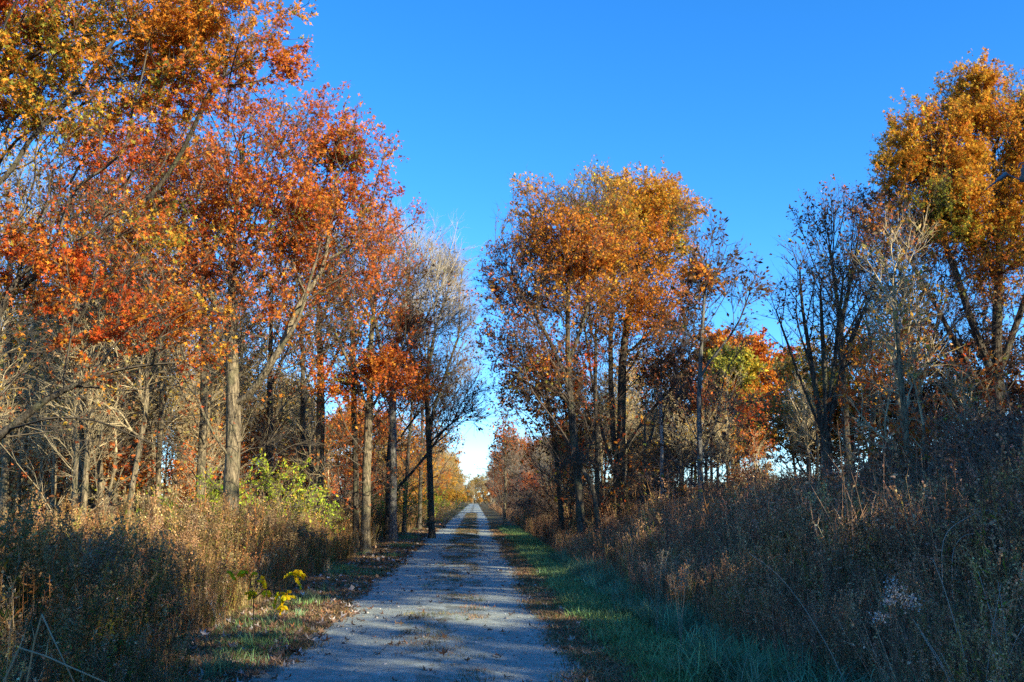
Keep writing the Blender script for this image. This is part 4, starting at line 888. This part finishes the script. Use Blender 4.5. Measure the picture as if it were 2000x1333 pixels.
# white seed-headed weed
rng = np.random.default_rng(62); Y = 7.0; b = W(1752, 1330, Y); b[2] = float(gz(b[0], Y)); rt_ = plant("white_seeded_weed", b, "weed with fluffy greyish-white seed heads in the dark weeds on the right", "weed")
gs, gl = Geo(), Geo()
for (u, v, w_, h_) in ((1742, 1145, 13, 18), (1748, 1160, 20, 14), (1768, 1172, 18, 16), (1784, 1180, 14, 12), (1718, 1205, 17, 9), (1737, 1176, 8, 5)):
    e = pw(u, v, -.25); tube(gs, [np.array([rng.normal() * .03, rng.normal() * .03, 0]), e * [.5, .5, .5], e + np.array([0, 0, -.03])], np.array([.005, .004, .002]), (.14, .09, .06), 5)
    m = 90; Q = e + rng.normal(size=(m, 3)) * np.array([w_, 12, h_]) * Y / F_PX * .55
    prisms(gs, np.tile(e + np.array([0, 0, -.05]), (22, 1)), Q[:22], .0015, .001, (.2, .15, .1)); leaves(gl, Q, rng.uniform(.008, .02, m), jit((.42, .42, .38), m, rng, .2), rng, (KITE[0] * [1.6, 1, 1], None, KITE[2])); gl.obj("seed_head", [M_WEED], rt_); gl = Geo()
gs.obj("stems", [M_TWIG], rt_)
# snapped pale canes at the lower left
for k, (pts, Y, lab) in enumerate((([(52, 1340), (68, 1250), (82, 1201), (105, 1250), (148, 1340)], 5.0, "tall snapped straw-coloured cane folded into a peak at the lower left"),
                               ([(2, 1345), (38, 1266), (90, 1282), (130, 1300), (222, 1340)], 4.6, "low snapped cane folded flat below the peaked one at the lower left"))):
    rng = np.random.default_rng(70 + k); P = [W(u, v, Y + (0 if i < 3 else -.05 * i)) for i, (u, v) in enumerate(pts)]; d0 = P[0] - P[1]; z0 = float(gz(P[0][0], Y)); P[0] = P[0] + d0 * max((P[0][2] - z0) / max(-d0[2], .01), 0)
    b = P[0].copy(); g = Geo(); n = 2 if k == 0 else 1; Q = np.array(P) - b
    a = 2 if k == 0 else 1
    tube(g, Q[:a + 1], np.linspace(.006, .004, a + 1), (.34, .21, .10), 6); tube(g, Q[a:], np.linspace(.004, .0028, len(Q) - a), (.27, .22, .14), 6)
    cones(g, Q[1:3], unit(rng.normal(size=(2, 3)) + [0, 0, 1]), np.array([.12, .1]), np.array([.003, .003]), (.45, .3, .15))
    o = g.obj("broken_cane", [M_TWIG]); o.location = b; tag(o, lab, "cane")
# pale grass clumps at the lower right
for u, Y, n, lab in ((1905, 6.1, 46, "pale dry grass clump with bent blades at the lower right, the fuller one"), (1978, 6.4, 22, "thin pale dry grass clump at the right edge beside the fuller one")):
    rng = np.random.default_rng(int(u)); b = W(u, 1300, Y); b[2] = float(gz(b[0], Y)); g = Geo()
    V, C, Q, T = blades(rng, n, .62, .005, (.48, .44, .36), .06, .42, .2); g.add(V, Q, None, C)
    for s in range(7):
        P = curve(rng.uniform(.6, 1.25), rng.uniform(.1, .45), rng.uniform(0, 6.28)); sticks(g, P, .004, .0018, (.5, .45, .38))
    o = g.obj("dry_grass_clump", [M_WEED]); o.location = b; tag(o, lab, "grass clump")
# pale seeded grass heads by the right verge
for u, v, Y, lab in ((1325, 1090, 10.5, "pale feathery seed head standing out right of the green grass"), (1280, 1100, 12, "smaller pale feathery stalk left of the feathery seed head")):
    rng = np.random.default_rng(int(u)); b = W(u, v, Y); b[2] = float(gz(b[0], Y)); g = Geo()
    for s in range(5):
        P = curve(rng.uniform(.85, 1.1), rng.uniform(.05, .25), rng.uniform(0, 6.28)); sticks(g, P, .004, .002, (.34, .29, .2)); m = 50; t = rng.uniform(.72, 1, m)
        Q = np.stack([np.interp(t, np.linspace(0, 1, 5), P[:, k]) for k in range(3)], 1) + rng.normal(size=(m, 3)) * .015; leaves(g, Q, rng.uniform(.02, .05, m), jit((.27, .23, .16), m, rng), rng, NARROW, D=np.array([0, 0, .6]))
    o = g.obj("feathery_weed", [M_WEED]); o.location = b; tag(o, lab, "weed")
# arching pale bramble stems over the right weeds
for k, (pts, Y, lab) in enumerate((([(1838, 1110), (1838, 1050), (1862, 1025), (1890, 1012), (1925, 990), (1950, 1003)], 9, "pale bramble stem arching over the weeds near the right edge"),
                               ([(1860, 1150), (1858, 1075), (1880, 1045), (1905, 1042)], 9, "short pale bramble stem arching below the longer one"),
                               ([(1655, 1330), (1575, 1190), (1520, 1120), (1462, 1080)], 7.6, "straight thin stem leaning left through the dark weeds"),
                               ([(1892, 1330), (1870, 1235), (1845, 1150), (1822, 1092)], 6.3, "straight pale stalk leaning left above the dry grass clump"))):
    P = np.array([W(u, v, Y) for u, v in pts]); b = P[0].copy(); b[2] = float(gz(b[0], Y)); P = np.vstack([b, P]); g = Geo(); T = np.linspace(0, 1, 16); s_ = np.linspace(0, 1, len(P))
    Q = np.stack([np.interp(T, s_, P[:, j]) for j in range(3)], 1)
    for _ in range(3): Q[1:-1] = .5 * Q[1:-1] + .25 * (Q[:-2] + Q[2:])
    tube(g, Q - b, np.linspace(.0045, .002, 16), (.30, .27, .22), 5); o = g.obj("arching_stem", [M_TWIG]); o.location = b; tag(o, lab, "stem")
# fallen limb leaning by the tall oak
hero("fallen_limb", 1172, 29.5, 80, [[(1178, 955), (1160, 935), (1140, 912), (1118, 895)]], [(1125, 900, 22, 12, 1, 0, 'brown')], "bare broken limb leaning beside the foot of the orange-crowned oak", 'fallen limb', low=0, n=60, rb=.07, rt=.006, bark=M_BARKD)

# ---------------------------------------------------------------- utility pole just outside the right edge, arm and insulator inside it
def pmat(name, c, rough, metal=0.0):
    m, nt, p = new_mat(name); n = nt.nodes.new('ShaderNodeTexNoise'); n.inputs['Scale'].default_value = 12; r = nt.nodes.new('ShaderNodeValToRGB')
    r.color_ramp.elements[0].color = (*[x * .7 for x in c], 1); r.color_ramp.elements[1].color = (*[min(x * 1.25, 1) for x in c], 1); nt.links.new(n.outputs['Fac'], r.inputs[0]); nt.links.new(r.outputs[0], p.inputs['Base Color'])
    p.inputs['Roughness'].default_value = rough; p.inputs['Metallic'].default_value = metal; return m
MPW, MGAL, MPOR = pmat("weathered_pole_wood", (.16, .13, .10), .9), pmat("galvanised_steel", (.13, .15, .17), .7, .2), pmat("grey_glaze", (.12, .16, .19), .4)
Y = 17.0; base = W(2075, 975, Y); base[2] = float(gz(base[0], Y)); pole = empty("utility_pole", base, 0, "utility pole just past the right edge whose arm and ribbed insulator reach into view", "utility pole")
arm = W(1984, 357, Y) - base; top = arm[2] + .55
g = Geo(); tube(g, [(0, 0, -.2), (0, 0, top * .5), (0, 0, top)], np.array([.15, .13, .11]), (.2, .2, .2), 14); g.obj("pole", [MPW], pole, True)
g = Geo(); x0, x1, hw = arm[0] - .03, 1.2, .05
V = [(x, y, arm[2] + z) for x in (x0, x1) for y in (-.165, -.165 - 2 * hw + .02) for z in (-.05, .05)]; g.add(V, [[0, 1, 3, 2], [4, 6, 7, 5], [0, 4, 5, 1], [2, 3, 7, 6], [0, 2, 6, 4], [1, 5, 7, 3]]); armo = g.obj("crossarm", [MPW], pole)
def insul(p0, d, n, r):
    g = Geo(); d = np.array(d) / np.linalg.norm(d); P = []; rr = []
    for k in range(n):
        for dz, q in ((0, .5), (.004, 1), (.014, .92), (.02, .5)): P.append(np.array(p0) + d * (k * .027 + dz)); rr.append(r * q)
    tube(g, P, np.array(rr), (.3, .3, .3), 14); return g
pi_ = np.array([arm[0] + .04, -.21, arm[2] + .05]); ins = insul(pi_, (0, 0, 1), 6, .05).obj("insulator", [MPOR], pole)
g = Geo(); tube(g, [pi_ + [0, 0, .16], pi_ + [0, 0, .22]], .018, (.3, .3, .3), 8); tube(g, [pi_ + [-.09, 0, .16], pi_ + [-.05, 0, .25], pi_ + [.06, 0, .27], pi_ + [.22, 0, .2], pi_ + [.5, 0, .22]], .012, (.3, .3, .3), 6); g.obj("jumper_wire", [MGAL], pole)
q = arm + np.array([-.03, -.21, -.02]); e1 = W(1965, 340, Y - .2) - base; e2 = W(1925, 371, Y - .3) - base
dd = unit(e2 - e1); st = insul(e1, dd, 9, .042).obj("insulator", [MPOR], pole)
g = Geo(); tube(g, [q, e1], .012, (.3, .3, .3), 6); g.obj("link", [MGAL], pole); g = Geo(); tube(g, [e1 + dd * .24, e2], np.array([.02, .008]), (.3, .3, .3), 6); g.obj("clamp", [MGAL], pole)
# like things in view are told apart by their place
ORD = "first second third fourth fifth sixth seventh eighth ninth tenth eleventh twelfth thirteenth fourteenth fifteenth sixteenth seventeenth eighteenth".split()
def pxu(o): d = np.array(o.location) - np.array([0, 0, CAM_H]); return 1000 + F_PX * float(d @ _rt) / float(d @ _fw)
by = {}
for o in scene.objects:
    if o.parent is None and 'group' in o and o.location.y > 5 and -400 < pxu(o) < 2500: by.setdefault(o['label'], []).append(o)
for lab, os_ in by.items():
    if len(os_) < 2: continue
    os_.sort(key=lambda o: o.location.y); k = max(1, math.ceil(len(os_) / 16)); names = [""] if k == 1 else (["nearer", "farther"] if k == 2 else ["nearest", "middle", "farthest"] if k == 3 else ["nearest", "nearer", "farther", "farthest"])
    n = math.ceil(len(os_) / len(names))
    for t, nm in enumerate(names):
        for i, o in enumerate(sorted(os_[t * n:(t + 1) * n], key=pxu)):
            o['label'] = lab + ", " + (f"{ORD[min(i, 17)]} from left" + (f" of the {nm}" if nm else ""))
print("OBJECTS", len(scene.objects), "TRIS", sum(len(m.polygons) for m in bpy.data.meshes))
